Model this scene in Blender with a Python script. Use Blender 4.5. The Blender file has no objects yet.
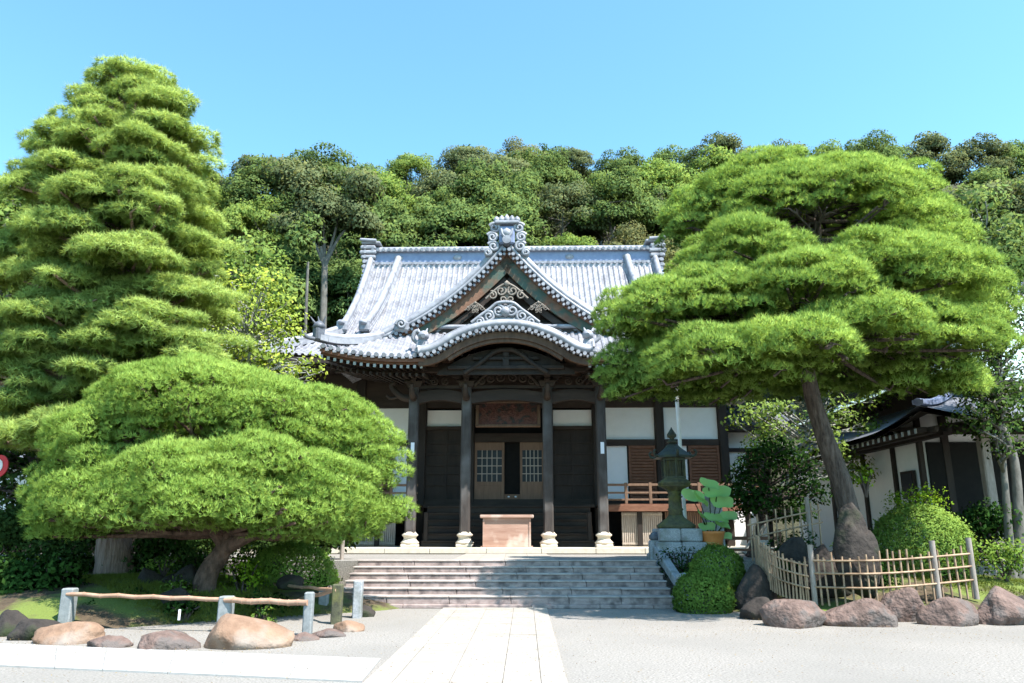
import bpy, math, random
import numpy as np
from mathutils import Vector, Matrix, noise as mnoise
C = bpy.context.scene.collection
SC = bpy.context.scene
R = math.radians

# ------------------------------------------------------------------ camera, sky, sun, exposure
FPX = 760.0
PITCH = R(14.18)
CAMZ = 1.6
cam_d = bpy.data.cameras.new('camera'); cam = bpy.data.objects.new('camera', cam_d); C.objects.link(cam)
cam_d.sensor_width = 36.0; cam_d.lens = 36.0 * FPX / 1024.0
cam_d.clip_start = 0.1; cam_d.clip_end = 3000
cam.location = (0, 0, CAMZ); cam.rotation_euler = (R(90) + PITCH, 0, 0)
SC.camera = cam

SUN = Vector((0.45, -0.41, 1.0)).normalized()          # towards the sun
el = math.asin(SUN.z); az = math.atan2(SUN.x, SUN.y)    # azimuth from +Y clockwise
w = bpy.data.worlds.new('World'); SC.world = w; w.use_nodes = True
nt = w.node_tree; nt.nodes.clear()
sky = nt.nodes.new('ShaderNodeTexSky'); sky.sky_type = 'NISHITA'; sky.sun_disc = False
sky.sun_elevation = el; sky.sun_rotation = az
sky.altitude = 100; sky.air_density = 1.0; sky.dust_density = 0.6; sky.ozone_density = 1.0
bg = nt.nodes.new('ShaderNodeBackground'); bg.inputs[1].default_value = 0.135
out = nt.nodes.new('ShaderNodeOutputWorld')
gm = nt.nodes.new('ShaderNodeMixRGB'); gm.blend_type = 'MULTIPLY'; gm.inputs[0].default_value = 1; gm.inputs[2].default_value = (0.82, 1.24, 1.27, 1)
nt.links.new(sky.outputs[0], gm.inputs[1]); nt.links.new(gm.outputs[0], bg.inputs[0]); nt.links.new(bg.outputs[0], out.inputs[0])
sd = bpy.data.lights.new('sun', 'SUN'); sd.energy = 5.0; sd.angle = R(0.53); sd.color = (1.0, 0.94, 0.885)
so = bpy.data.objects.new('sun', sd); C.objects.link(so)
so.rotation_euler = (-SUN).to_track_quat('-Z', 'Y').to_euler(); so.location = (20, -20, 60)
vs = SC.view_settings
vs.view_transform = 'Standard'; vs.look = 'None'; vs.gamma = 1.0; vs.exposure = 1.3
try: vs.use_curve_mapping = False
except Exception: pass
SC.render.engine = 'CYCLES'
SC.cycles.max_bounces = 6; SC.cycles.diffuse_bounces = 4; SC.cycles.glossy_bounces = 2; SC.cycles.transmission_bounces = 4
SC.cycles.caustics_reflective = False; SC.cycles.caustics_refractive = False
SC.cycles.use_denoising = True

# ------------------------------------------------------------------ where a point of the photograph lies at a given depth
CP, SP = math.cos(PITCH), math.sin(PITCH)
def ray(px, py):
    u = (px - 512) / FPX; v = (341.5 - py) / FPX
    return u, CP - v * SP, SP + v * CP
def at(px, py, Y):
    x, y, z = ray(px, py); k = Y / y
    return Vector((x * k, Y, CAMZ + z * k))
def gnd(px, py, z=0.0):
    x, y, zz = ray(px, py); k = (z - CAMZ) / zz
    return Vector((x * k, y * k, z))

# ------------------------------------------------------------------ mesh helpers
OFF = {}
def setp(o, label=None, cat=None, group=None, kind=None):
    if label: o['label'] = label
    if cat: o['category'] = cat
    if group: o['group'] = group
    if kind: o['kind'] = kind
    return o
def thing(name, label, cat, loc, rz=0.0, group=None, off=None):
    o = bpy.data.objects.new(name, None); C.objects.link(o)
    o.location = loc; o.rotation_euler = (0, 0, rz); o.empty_display_size = 0.2
    setp(o, label, cat, group)
    OFF[o.name] = Vector(off if off is not None else loc)
    return o
def link_mesh(name, me, mats, parent, loc):
    o = bpy.data.objects.new(name, me); C.objects.link(o)
    for m in (mats if isinstance(mats, (list, tuple)) else [mats]): me.materials.append(m)
    if parent is not None:
        o.parent = parent; OFF[o.name] = OFF[parent.name]
    else:
        o.location = loc if loc is not None else (0, 0, 0); OFF[o.name] = Vector(o.location)
    return o
def np_mesh(name, V, F, mats, parent=None, loc=None, tint=None, smooth=False, off=None, nrm=None):
    """V (n,3), F (m,k) arrays -> one mesh object"""
    V = np.asarray(V, dtype=np.float64); F = np.asarray(F, dtype=np.int32)
    o3 = np.array(OFF[parent.name] if parent is not None else (loc if loc is not None else (0, 0, 0)))
    if off is not None: o3 = np.array(off)
    me = bpy.data.meshes.new(name)
    me.vertices.add(len(V)); me.vertices.foreach_set('co', (V - o3).ravel())
    k = F.shape[1]
    me.loops.add(F.size); me.loops.foreach_set('vertex_index', F.ravel())
    me.polygons.add(len(F)); me.polygons.foreach_set('loop_start', np.arange(len(F), dtype=np.int32) * k)
    if smooth: me.polygons.foreach_set('use_smooth', np.ones(len(F), dtype=bool))
    me.update(calc_edges=True)
    if tint is not None:
        a = me.attributes.new('tint', 'FLOAT', 'POINT'); a.data.foreach_set('value', np.asarray(tint, dtype=np.float32))
    if nrm is not None:
        a = me.attributes.new('crown_normal', 'FLOAT_VECTOR', 'POINT'); a.data.foreach_set('vector', np.asarray(nrm, dtype=np.float32).ravel())
    return link_mesh(name, me, mats, parent, loc)

class MB:
    def __init__(s): s.v = []; s.f = []; s.sm = []; s.uv = {}
    def add(s, vs, fs, smooth=False):
        b = len(s.v); s.v += [tuple(p) for p in vs]
        for f in fs: s.f.append(tuple(b + i for i in f)); s.sm.append(smooth)
        return b
    def box(s, c, size, rot=None, taper=1.0, bev=0.0):
        hx, hy, hz = size[0]/2, size[1]/2, size[2]/2
        if bev > 0:
            b = min(bev, hx*.9, hy*.9, hz*.9)
            P = []
            for z, q in ((-hz, b), (-hz+b, 0), (hz-b, 0), (hz, b)):
                t = taper if z > 0 else 1.0
                X, Y = (hx-q)*t, (hy-q)*t
                c2 = b if q == 0 else b*.5
                P += [(-X+c2, -Y, z), (X-c2, -Y, z), (X, -Y+c2, z), (X, Y-c2, z), (X-c2, Y, z), (-X+c2, Y, z), (-X, Y-c2, z), (-X, -Y+c2, z)]
            F = [tuple(range(7, -1, -1)), tuple(range(24, 32))]
            for l in range(3):
                for i in range(8):
                    a, bb = l*8+i, l*8+(i+1) % 8
                    F.append((a, bb, bb+8, a+8))
        else:
            P = [(x*(taper if z > 0 else 1), y*(taper if z > 0 else 1), z) for z in (-hz, hz) for x, y in ((-hx, -hy), (hx, -hy), (hx, hy), (-hx, hy))]
            F = [(3, 2, 1, 0), (4, 5, 6, 7), (0, 1, 5, 4), (1, 2, 6, 5), (2, 3, 7, 6), (3, 0, 4, 7)]
        M = rot.to_matrix() if hasattr(rot, 'to_matrix') else rot
        cc = Vector(c)
        s.add([cc + (M @ Vector(p) if M else Vector(p)) for p in P], F)
    def span(s, x0, x1, y0, y1, z0, z1, bev=0.0):
        s.box(((x0+x1)/2, (y0+y1)/2, (z0+z1)/2), (x1-x0, y1-y0, z1-z0), bev=bev)
    def bar(s, a, b, wd, th, bev=0.0, up=Vector((0, 0, 1))):
        """box between two points, wd across, th in the up direction"""
        a, b = Vector(a), Vector(b); d = b-a; L = d.length
        z = d.normalized(); x = up.cross(z)
        if x.length < 1e-4: x = Vector((1, 0, 0))
        x.normalize(); y = z.cross(x)
        M = Matrix((x, y, z)).transposed()
        s.box((a+b)/2, (wd, th, L), rot=M, bev=bev)
    def tube(s, pts, rad, n=10, smooth=True, cap=True, jit=0.0, rng=None):
        pts = [Vector(p) for p in pts]
        if not hasattr(rad, '__len__'): rad = [rad]*len(pts)
        V = []; up = Vector((0.13, 0.21, 0.97)).normalized()
        X = None
        for i, p in enumerate(pts):
            t = (pts[min(i+1, len(pts)-1)] - pts[max(i-1, 0)]).normalized()
            if X is None:
                X = t.cross(up)
                if X.length < .2: X = t.cross(Vector((1, 0.1, 0)))
            X = (X - t*X.dot(t)).normalized(); Yv = t.cross(X)
            for k in range(n):
                a = 2*math.pi*k/n
                r = rad[i]*(1 + (jit*(rng.random()-.5)*2 if rng and jit else 0))
                V.append(p + X*math.cos(a)*r + Yv*math.sin(a)*r)
        F = []
        for i in range(len(pts)-1):
            for k in range(n):
                k2 = (k+1) % n
                F.append((i*n+k, i*n+k2, (i+1)*n+k2, (i+1)*n+k))
        s.add(V, F, smooth)
        if cap:
            m = len(pts)
            s.add(V[:n], [tuple(range(n-1, -1, -1))]); s.add(V[(m-1)*n:], [tuple(range(n))])
    def lathe(s, c, prof, n=24, smooth=True, sx=1.0, sy=1.0, rib=0.0, ribn=0):
        V = []; c = Vector(c)
        for r, z in prof:
            for k in range(n):
                a = 2*math.pi*(k+.5)/n
                q = r*(1+rib*math.cos(a*ribn)) if ribn else r
                V.append(c + Vector((q*math.cos(a)*sx, q*math.sin(a)*sy, z)))
        F = []
        for i in range(len(prof)-1):
            for k in range(n):
                k2 = (k+1) % n
                F.append((i*n+k, i*n+k2, (i+1)*n+k2, (i+1)*n+k))
        F.append(tuple(range(n-1, -1, -1))); F.append(tuple((len(prof)-1)*n+i for i in range(n)))
        s.add(V, F, smooth)
    def ribbon(s, path, w0, w1, y0, y1, smooth=False):
        """band in an XZ plane following path [(x,z)], from w0 to w1 along the path's normal (up side), between depths y0,y1"""
        n = len(path); V = []
        for i, (x, z) in enumerate(path):
            a = path[max(i-1, 0)]; b = path[min(i+1, n-1)]
            tx, tz = b[0]-a[0], b[1]-a[1]; L = math.hypot(tx, tz) or 1
            nx, nz = -tz/L, tx/L
            if nz < 0: nx, nz = -nx, -nz
            ww0 = w0[i] if hasattr(w0, '__len__') else w0
            ww1 = w1[i] if hasattr(w1, '__len__') else w1
            V += [(x+nx*ww0, y0, z+nz*ww0), (x+nx*ww1, y0, z+nz*ww1), (x+nx*ww1, y1, z+nz*ww1), (x+nx*ww0, y1, z+nz*ww0)]
        F = []
        for i in range(n-1):
            for k in range(4):
                k2 = (k+1) % 4
                F.append((i*4+k, i*4+k2, (i+1)*4+k2, (i+1)*4+k))
        F += [(0, 1, 2, 3), tuple((n-1)*4+k for k in (3, 2, 1, 0))]
        s.add(V, F, smooth)
    def prism(s, poly, y0, y1):
        """closed polygon in XZ extruded along Y"""
        n = len(poly)
        V = [(x, y0, z) for x, z in poly] + [(x, y1, z) for x, z in poly]
        F = [tuple(range(n)), tuple(range(2*n-1, n-1, -1))] + [(i, (i+1) % n, n+(i+1) % n, n+i) for i in range(n)]
        s.add(V, F)
    def grid(s, P, nu, nv, smooth=False, uvf=None):
        b = len(s.v)
        V = [P(i, j) for j in range(nv+1) for i in range(nu+1)]
        F = [(j*(nu+1)+i, j*(nu+1)+i+1, (j+1)*(nu+1)+i+1, (j+1)*(nu+1)+i) for j in range(nv) for i in range(nu)]
        s.add(V, F, smooth)
        if uvf:
            for j in range(nv+1):
                for i in range(nu+1): s.uv[b+j*(nu+1)+i] = uvf(i, j)
    def build(s, name, mats, parent=None, loc=None, off=None):
        o3 = OFF[parent.name] if parent is not None else Vector(loc if loc is not None else (0, 0, 0))
        if off is not None: o3 = Vector(off)
        me = bpy.data.meshes.new(name)
        me.from_pydata([(x-o3.x, y-o3.y, z-o3.z) for x, y, z in s.v], [], s.f)
        me.polygons.foreach_set('use_smooth', s.sm)
        if s.uv:
            ul = me.uv_layers.new(name='UVMap')
            li = [0]*len(me.loops); me.loops.foreach_get('vertex_index', li)
            d = []
            for i in li: d += s.uv.get(i, (0, 0))
            ul.data.foreach_set('uv', d)
        me.update()
        return link_mesh(name, me, mats, parent, loc)

def sides(b, name, m, parent):
    """the left-hand and right-hand pieces become parts of their own"""
    for sgn in (-1, 1):
        q = MB(); mp = {}
        for f, sm in zip(b.f, b.sm):
            cx = sum(b.v[i][0] for i in f)/len(f)
            if (cx > 0) != (sgn > 0): continue
            g = []
            for i in f:
                if i not in mp: mp[i] = len(q.v); q.v.append(b.v[i])
                g.append(mp[i])
            q.f.append(tuple(g)); q.sm.append(sm)
        if q.f: q.build(name, m, parent)
def sub_copy(o, parent=None):
    c = o.copy(); C.objects.link(c); c.parent = parent
    OFF[c.name] = OFF.get(o.name, Vector((0, 0, 0)))
    for ch in list(o.children): sub_copy(ch, c)
    return c
def catmull(pts, n=6):
    P = [Vector(p) for p in pts]; out = []
    for i in range(len(P)-1):
        p0, p1, p2, p3 = P[max(i-1, 0)], P[i], P[i+1], P[min(i+2, len(P)-1)]
        for k in range(n):
            t = k/n
            out.append(.5*((2*p1)+(p2-p0)*t+(2*p0-5*p1+4*p2-p3)*t*t+(3*p1-p0-3*p2+p3)*t**3))
    out.append(P[-1]); return out

# ------------------------------------------------------------------ materials
def mat(name, c1, c2=None, rough=.7, scale=4.0, detail=6, bump=0.0, bscale=None, spec=.3, stretch=(1, 1, 1), c3=None, s3=.6, t3=(.5, .62), metal=0.0, coord='Object', bdist=.02):
    m = bpy.data.materials.new(name); m.use_nodes = True; n = m.node_tree; N = n.nodes; L = n.links
    b = N['Principled BSDF']; b.inputs['Roughness'].default_value = rough; b.inputs['Metallic'].default_value = metal
    b.inputs['Specular IOR Level'].default_value = spec
    tc = N.new('ShaderNodeTexCoord'); mp = N.new('ShaderNodeMapping'); mp.inputs['Scale'].default_value = stretch
    L.new(tc.outputs[coord], mp.inputs[0])
    c2 = c2 or c1
    nz = N.new('ShaderNodeTexNoise'); nz.inputs['Scale'].default_value = scale; nz.inputs['Detail'].default_value = detail; nz.inputs['Roughness'].default_value = .65
    L.new(mp.outputs[0], nz.inputs['Vector'])
    rp = N.new('ShaderNodeValToRGB'); rp.color_ramp.elements[0].position = .32; rp.color_ramp.elements[1].position = .68
    rp.color_ramp.elements[0].color = (*c1, 1); rp.color_ramp.elements[1].color = (*c2, 1)
    L.new(nz.outputs[0], rp.inputs[0]); col = rp.outputs[0]
    if c3:
        n3 = N.new('ShaderNodeTexNoise'); n3.inputs['Scale'].default_value = s3; n3.inputs['Detail'].default_value = 5; L.new(tc.outputs[coord], n3.inputs['Vector'])
        r3 = N.new('ShaderNodeValToRGB'); r3.color_ramp.elements[0].position = t3[0]; r3.color_ramp.elements[1].position = t3[1]
        L.new(n3.outputs[0], r3.inputs[0])
        mx = N.new('ShaderNodeMixRGB'); L.new(r3.outputs[0], mx.inputs[0]); L.new(col, mx.inputs[1]); mx.inputs[2].default_value = (*c3, 1); col = mx.outputs[0]
    L.new(col, b.inputs['Base Color'])
    if bump:
        nb = N.new('ShaderNodeTexNoise'); nb.inputs['Scale'].default_value = bscale or scale*4; nb.inputs['Detail'].default_value = 6
        L.new(mp.outputs[0], nb.inputs['Vector'])
        bp = N.new('ShaderNodeBump'); bp.inputs['Strength'].default_value = bump; bp.inputs['Distance'].default_value = bdist
        L.new(nb.outputs[0], bp.inputs['Height']); L.new(bp.outputs[0], b.inputs['Normal'])
    return m
def leafmat(name, ca, cb, trans=.35, cc=None, rough=.5, soft=.78):
    """leaf colour runs from ca to cb by the leaf's own tint"""
    m = bpy.data.materials.new(name); m.use_nodes = True; n = m.node_tree; N = n.nodes; L = n.links
    N.remove(N['Principled BSDF']); o = N['Material Output']
    at_ = N.new('ShaderNodeAttribute'); at_.attribute_name = 'tint'
    rp = N.new('ShaderNodeValToRGB'); rp.color_ramp.elements[0].color = (*ca, 1); rp.color_ramp.elements[1].color = (*cb, 1)
    if cc:
        e = rp.color_ramp.elements.new(.92); e.color = (*cb, 1); rp.color_ramp.elements[2].color = (*cc, 1)
    L.new(at_.outputs['Fac'], rp.inputs[0])
    oi = N.new('ShaderNodeObjectInfo'); hs = N.new('ShaderNodeHueSaturation')
    mr = N.new('ShaderNodeMapRange'); mr.inputs['To Min'].default_value = .82; mr.inputs['To Max'].default_value = 1.18
    L.new(oi.outputs['Random'], mr.inputs['Value']); L.new(mr.outputs[0], hs.inputs['Value']); L.new(rp.outputs[0], hs.inputs['Color'])
    d = N.new('ShaderNodeBsdfDiffuse')
    t = N.new('ShaderNodeBsdfTranslucent'); L.new(hs.outputs[0], d.inputs['Color'])
    if soft > 0:      # leaves shade partly with the rounded surface of the clump they grow on
        an = N.new('ShaderNodeAttribute'); an.attribute_name = 'crown_normal'
        vt = N.new('ShaderNodeVectorTransform'); vt.vector_type = 'NORMAL'; vt.convert_from = 'OBJECT'; vt.convert_to = 'WORLD'
        L.new(an.outputs['Vector'], vt.inputs[0])
        ge = N.new('ShaderNodeNewGeometry')
        s1 = N.new('ShaderNodeVectorMath'); s1.operation = 'SCALE'; s1.inputs['Scale'].default_value = soft; L.new(vt.outputs[0], s1.inputs[0])
        s2 = N.new('ShaderNodeVectorMath'); s2.operation = 'SCALE'; s2.inputs['Scale'].default_value = 1-soft; L.new(ge.outputs['Normal'], s2.inputs[0])
        ad = N.new('ShaderNodeVectorMath'); ad.operation = 'ADD'; L.new(s1.outputs[0], ad.inputs[0]); L.new(s2.outputs[0], ad.inputs[1])
        no = N.new('ShaderNodeVectorMath'); no.operation = 'NORMALIZE'; L.new(ad.outputs[0], no.inputs[0]); L.new(no.outputs[0], d.inputs['Normal'])
    tm = N.new('ShaderNodeMixRGB'); tm.blend_type = 'MULTIPLY'; tm.inputs[0].default_value = 1; tm.inputs[2].default_value = (1.25, 1.15, .5, 1)
    L.new(hs.outputs[0], tm.inputs[1]); L.new(tm.outputs[0], t.inputs['Color'])
    mx = N.new('ShaderNodeMixShader'); mx.inputs[0].default_value = trans
    L.new(d.outputs[0], mx.inputs[1]); L.new(t.outputs[0], mx.inputs[2]); L.new(mx.outputs[0], o.inputs[0])
    return m
def tilemat(name, c1, c2):
    m = mat(name, c1, c2, rough=.5, scale=1.3, detail=9, spec=.4)
    n = m.node_tree; N = n.nodes; L = n.links; b = N['Principled BSDF']
    uv = N.new('ShaderNodeUVMap'); sp = N.new('ShaderNodeSeparateXYZ'); L.new(uv.outputs[0], sp.inputs[0])
    # each tile course overlaps the next: a sawtooth height along the slope
    mu = N.new('ShaderNodeMath'); mu.operation = 'MULTIPLY'; mu.inputs[1].default_value = 3.6; L.new(sp.outputs[1], mu.inputs[0])
    fr = N.new('ShaderNodeMath'); fr.operation = 'FRACT'; L.new(mu.outputs[0], fr.inputs[0])
    bp = N.new('ShaderNodeBump'); bp.inputs['Strength'].default_value = .6; bp.inputs['Distance'].default_value = .03; L.new(fr.outputs[0], bp.inputs['Height'])
    L.new(bp.outputs[0], b.inputs['Normal'])
    # per-tile tone
    fl = N.new('ShaderNodeVectorMath'); fl.operation = 'FLOOR'
    cm = N.new('ShaderNodeCombineXYZ'); L.new(sp.outputs[0], cm.inputs[0]); L.new(mu.outputs[0], cm.inputs[1]); L.new(cm.outputs[0], fl.inputs[0])
    wn = N.new('ShaderNodeTexWhiteNoise'); L.new(fl.outputs[0], wn.inputs['Vector'])
    mr = N.new('ShaderNodeMapRange'); mr.inputs['To Min'].default_value = .72; mr.inputs['To Max'].default_value = 1.1; L.new(wn.outputs[0], mr.inputs['Value'])
    # dark joint at the lip of each tile
    ct = N.new('ShaderNodeMath'); ct.operation = 'GREATER_THAN'; ct.inputs[1].default_value = .9; L.new(fr.outputs[0], ct.inputs[0])
    jm = N.new('ShaderNodeMapRange'); jm.inputs['To Min'].default_value = 1; jm.inputs['To Max'].default_value = .55; L.new(ct.outputs[0], jm.inputs['Value'])
    pr = N.new('ShaderNodeMath'); pr.operation = 'MULTIPLY'; L.new(mr.outputs[0], pr.inputs[0]); L.new(jm.outputs[0], pr.inputs[1])
    hs = N.new('ShaderNodeHueSaturation'); src = b.inputs['Base Color'].links[0].from_socket
    L.new(src, hs.inputs['Color']); L.new(pr.outputs[0], hs.inputs['Value']); L.new(hs.outputs[0], b.inputs['Base Color'])
    return m

M = {}
M['gravel'] = mat('gravel', (.13, .12, .106), (.36, .335, .30), rough=.95, scale=34, detail=4, bump=.5, bscale=90, bdist=.02, c3=(.20, .188, .168), s3=.35, t3=(.42, .75))
M['paving'] = mat('paving', (.28, .25, .21), (.37, .335, .29), rough=.85, scale=5, bump=.15, bscale=60, c3=(.26, .235, .20), s3=1.2, t3=(.45, .8))
M['whitestone'] = mat('white_stone', (.31, .30, .28), (.39, .375, .35), rough=.85, scale=6, bump=.15, bscale=60)
M['step'] = mat('step_stone', (.24, .18, .165), (.38, .305, .28), rough=.85, scale=5, bump=.3, bscale=40, c3=(.12, .095, .09), s3=4.0, t3=(.46, .66), stretch=(1, 1, 2.5))
M['lit_tread'] = mat('lit_tread_stone', (.30, .26, .235), (.42, .37, .335), rough=.85, scale=5, bump=.2, bscale=40, c3=(.20, .17, .155), s3=2.0, t3=(.5, .75))  # step stone made paler: sunlight on the step tops is in the colour
M['plinth'] = mat('plinth_stone', (.48, .43, .34), (.58, .53, .44), rough=.85, scale=5, bump=.2)
M['granite'] = mat('granite', (.22, .23, .24), (.42, .43, .44), rough=.8, scale=30, bump=.3, c3=(.18, .19, .17), s3=3, t3=(.5, .7))
M['greypost'] = mat('grey_stone_post', (.17, .185, .185), (.27, .285, .28), rough=.8, scale=12, bump=.25)
M['tile'] = tilemat('roof_tile', (.19, .19, .21), (.32, .32, .345))
M['tileplain'] = mat('ridge_tile', (.20, .205, .225), (.33, .335, .36), rough=.5, scale=3, spec=.4, bump=.15, bscale=14, c3=(.12, .125, .145), s3=2.2, t3=(.52, .72))
M['tilesky'] = mat('sky_tinted_ridge_tile', (.15, .18, .29), (.22, .26, .37), rough=.4, scale=3, spec=.5, bump=.1)  # blue of the reflected sky is mixed into the tile colour
M['darkoni'] = mat('dark_ornament_tile', (.07, .075, .09), (.14, .15, .17), rough=.45, scale=8, bump=.3)
M['wood'] = mat('dark_wood', (.016, .012, .010), (.040, .029, .022), rough=.7, scale=3, stretch=(1, 1, .25), bump=.3, bscale=30)
M['woodh'] = mat('dark_wood_beam', (.022, .015, .011), (.055, .038, .028), rough=.7, scale=3, stretch=(.25, 1, 1), bump=.3, bscale=30)
M['pillar'] = mat('pillar_wood', (.035, .029, .026), (.075, .064, .057), rough=.75, scale=4, stretch=(2, 2, .3), bump=.3, bscale=25, c3=(.13, .125, .12), s3=1.0, t3=(.5, .75))
M['eavewood'] = mat('brown_eave_wood', (.07, .042, .028), (.14, .085, .055), rough=.75, scale=3, stretch=(3, .4, 1), bump=.3)
M['redwood'] = mat('red_brown_wood', (.13, .055, .032), (.21, .10, .06), rough=.7, scale=4, stretch=(1, 1, 3), bump=.2)
M['bargeboard'] = mat('painted_bargeboard', (.12, .06, .036), (.22, .12, .075), rough=.75, scale=3, bump=.4, c3=(.06, .09, .07), s3=1.6, t3=(.46, .6))
M['doorwood'] = mat('door_wood', (.14, .085, .055), (.21, .13, .085), rough=.7, scale=4, stretch=(3, 1, .4), bump=.2)
M['boxwood'] = mat('offering_box_wood', (.28, .155, .11), (.46, .30, .23), rough=.7, scale=1.6, stretch=(.5, 1, 3), bump=.2, c3=(.52, .40, .33), s3=1.8, t3=(.5, .65))
M['palewood'] = mat('weathered_pale_wood', (.30, .25, .20), (.45, .39, .33), rough=.8, scale=6, stretch=(3, 3, .5), bump=.2)
M['carve'] = mat('carved_grey_wood', (.14, .115, .09), (.27, .235, .20), rough=.8, scale=9, bump=.4, bscale=30)
M['plaster'] = mat('white_plaster', (.74, .74, .72), (.80, .80, .78), rough=.9, scale=2, bump=.05)
M['paper'] = mat('white_paper', (.78, .80, .84), (.82, .83, .86), rough=.9)
M['black'] = mat('unlit_interior_black', (.006, .006, .006), (.012, .011, .01), rough=.9)  # near-black colour stands in for the shade inside the buildings
M['rafterend'] = mat('rafter_end_paint', (.30, .31, .29), (.42, .42, .40), rough=.8)
M['rust'] = mat('plaque_carving', (.10, .045, .035), (.20, .09, .07), rough=.7, scale=9, bump=.9, bscale=14, bdist=.06, c3=(.06, .05, .045), s3=4)
M['bark'] = mat('pine_bark', (.028, .02, .016), (.13, .10, .082), rough=.95, scale=7, stretch=(1.6, 1.6, .4), bump=1.0, bscale=9, bdist=.12)
M['redbark'] = mat('red_pine_bark', (.05, .032, .025), (.17, .105, .08), rough=.95, scale=9, stretch=(1, 1, .5), bump=1.0, bscale=14, bdist=.06)
M['cedarbark'] = mat('cedar_bark', (.14, .085, .062), (.34, .235, .19), rough=.95, scale=7, stretch=(2.2, 2.2, .18), bump=1.0, bscale=9, bdist=.08)
M['palebark'] = mat('pale_bark', (.16, .16, .14), (.30, .30, .27), rough=.9, scale=6, stretch=(1, 1, .4), bump=.6, bscale=16)
M['greybark'] = mat('grey_bark', (.07, .065, .055), (.17, .16, .14), rough=.9, scale=6, stretch=(1, 1, .4), bump=.6, bscale=16)
M['bamboo'] = mat('dry_bamboo', (.26, .165, .10), (.44, .31, .20), rough=.55, scale=6, stretch=(1, 1, .5), bump=.1, c3=(.16, .10, .06), s3=2.5, t3=(.52, .7))
M['redbamboo'] = mat('brown_bamboo', (.30, .17, .11), (.45, .29, .20), rough=.5, scale=6, bump=.1)
M['postwood'] = mat('weathered_post_wood', (.22, .18, .15), (.36, .31, .27), rough=.85, scale=9, stretch=(3, 3, .4), bump=.4)
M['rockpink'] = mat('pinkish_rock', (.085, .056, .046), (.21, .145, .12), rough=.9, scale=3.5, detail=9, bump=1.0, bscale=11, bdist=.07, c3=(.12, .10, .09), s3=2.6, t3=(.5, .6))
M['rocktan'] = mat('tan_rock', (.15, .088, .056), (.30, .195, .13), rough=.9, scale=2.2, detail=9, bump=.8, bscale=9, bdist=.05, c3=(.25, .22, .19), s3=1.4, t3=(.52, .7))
M['rockshade'] = mat('shaded_rock', (.018, .015, .013), (.055, .045, .038), rough=.9, scale=3, detail=9, bump=.9, bscale=8, bdist=.06, c3=(.022, .032, .012), s3=1.6, t3=(.52, .66))  # shade on the rocks is put into this darker base colour
M['bronze'] = mat('mossy_bronze', (.025, .03, .026), (.06, .07, .05), rough=.6, scale=8, metal=.3, bump=.3, c3=(.06, .065, .03), s3=2.5, t3=(.52, .68))
M['mossstone'] = mat('mossy_stone', (.05, .05, .035), (.11, .11, .06), rough=.9, scale=8, bump=.4, c3=(.13, .13, .04), s3=3, t3=(.52, .68))
M['soil'] = mat('mossy_soil', (.045, .033, .02), (.11, .08, .048), rough=.95, scale=5, bump=.8, bscale=25, bdist=.05, c3=(.13, .17, .035), s3=.9, t3=(.44, .58))
M['litter'] = mat('forest_floor', (.03, .028, .016), (.06, .06, .03), rough=.95, scale=1.2, bump=.8, bscale=4, bdist=.3)
M['orange'] = mat('orange_pot', (.50, .17, .04), (.60, .23, .07), rough=.5)
M['whitepole'] = mat('painted_pole', (.62, .64, .62), (.72, .74, .72), rough=.5)
M['copper'] = mat('copper_roof', (.30, .42, .40), (.40, .50, .48), rough=.45, scale=3, spec=.5, bump=.1)
M['redsign'] = mat('red_sign_paint', (.62, .03, .04), rough=.4)
M['whitesign'] = mat('white_sign_paint', (.82, .80, .82), rough=.4)
M['metalpost'] = mat('grey_metal', (.35, .36, .37), rough=.4, metal=.7)
M['glass'] = mat('dark_window_glass', (.02, .025, .03), rough=.35, spec=.15)
L_pine = leafmat('pine_needles', (.14, .25, .055), (.42, .60, .15), trans=.34)
L_pineL = leafmat('bright_pine_needles', (.22, .38, .07), (.52, .74, .18), trans=.36)
L_con = leafmat('conifer_needles', (.19, .29, .07), (.50, .66, .20), trans=.38)
L_dark = leafmat('dark_evergreen_leaves', (.03, .06, .018), (.09, .15, .04), trans=.3)
L_hill = [leafmat('grey_green_leaves', (.05, .075, .038), (.18, .21, .10), trans=.3),
          leafmat('mid_green_leaves', (.055, .09, .03), (.18, .26, .085), trans=.3),
          leafmat('olive_leaves', (.07, .085, .035), (.23, .24, .11), trans=.3),
          leafmat('bright_green_leaves', (.10, .165, .035), (.25, .35, .095), trans=.33)]
L_yel = leafmat('yellow_green_leaves', (.17, .26, .04), (.38, .46, .10), trans=.45, cc=(.48, .46, .12))
L_shrub = leafmat('shrub_leaves', (.09, .16, .03), (.24, .37, .07), trans=.3)
L_shrubd = leafmat('dark_shrub_leaves', (.015, .04, .010), (.045, .10, .022), trans=.25)
L_top = leafmat('clipped_azalea_leaves', (.11, .19, .035), (.26, .38, .085), trans=.34)
L_gold = leafmat('golden_shrub_leaves', (.14, .25, .02), (.30, .46, .04), trans=.4)
L_lotus = leafmat('lotus_leaf', (.30, .55, .20), (.44, .70, .32), trans=.4, soft=0)
L_moss = leafmat('moss_blades', (.08, .10, .02), (.19, .22, .045), trans=.2, soft=0)
L_grass = leafmat('grass_blades', (.06, .11, .02), (.14, .22, .04), trans=.3, soft=0)

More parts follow.
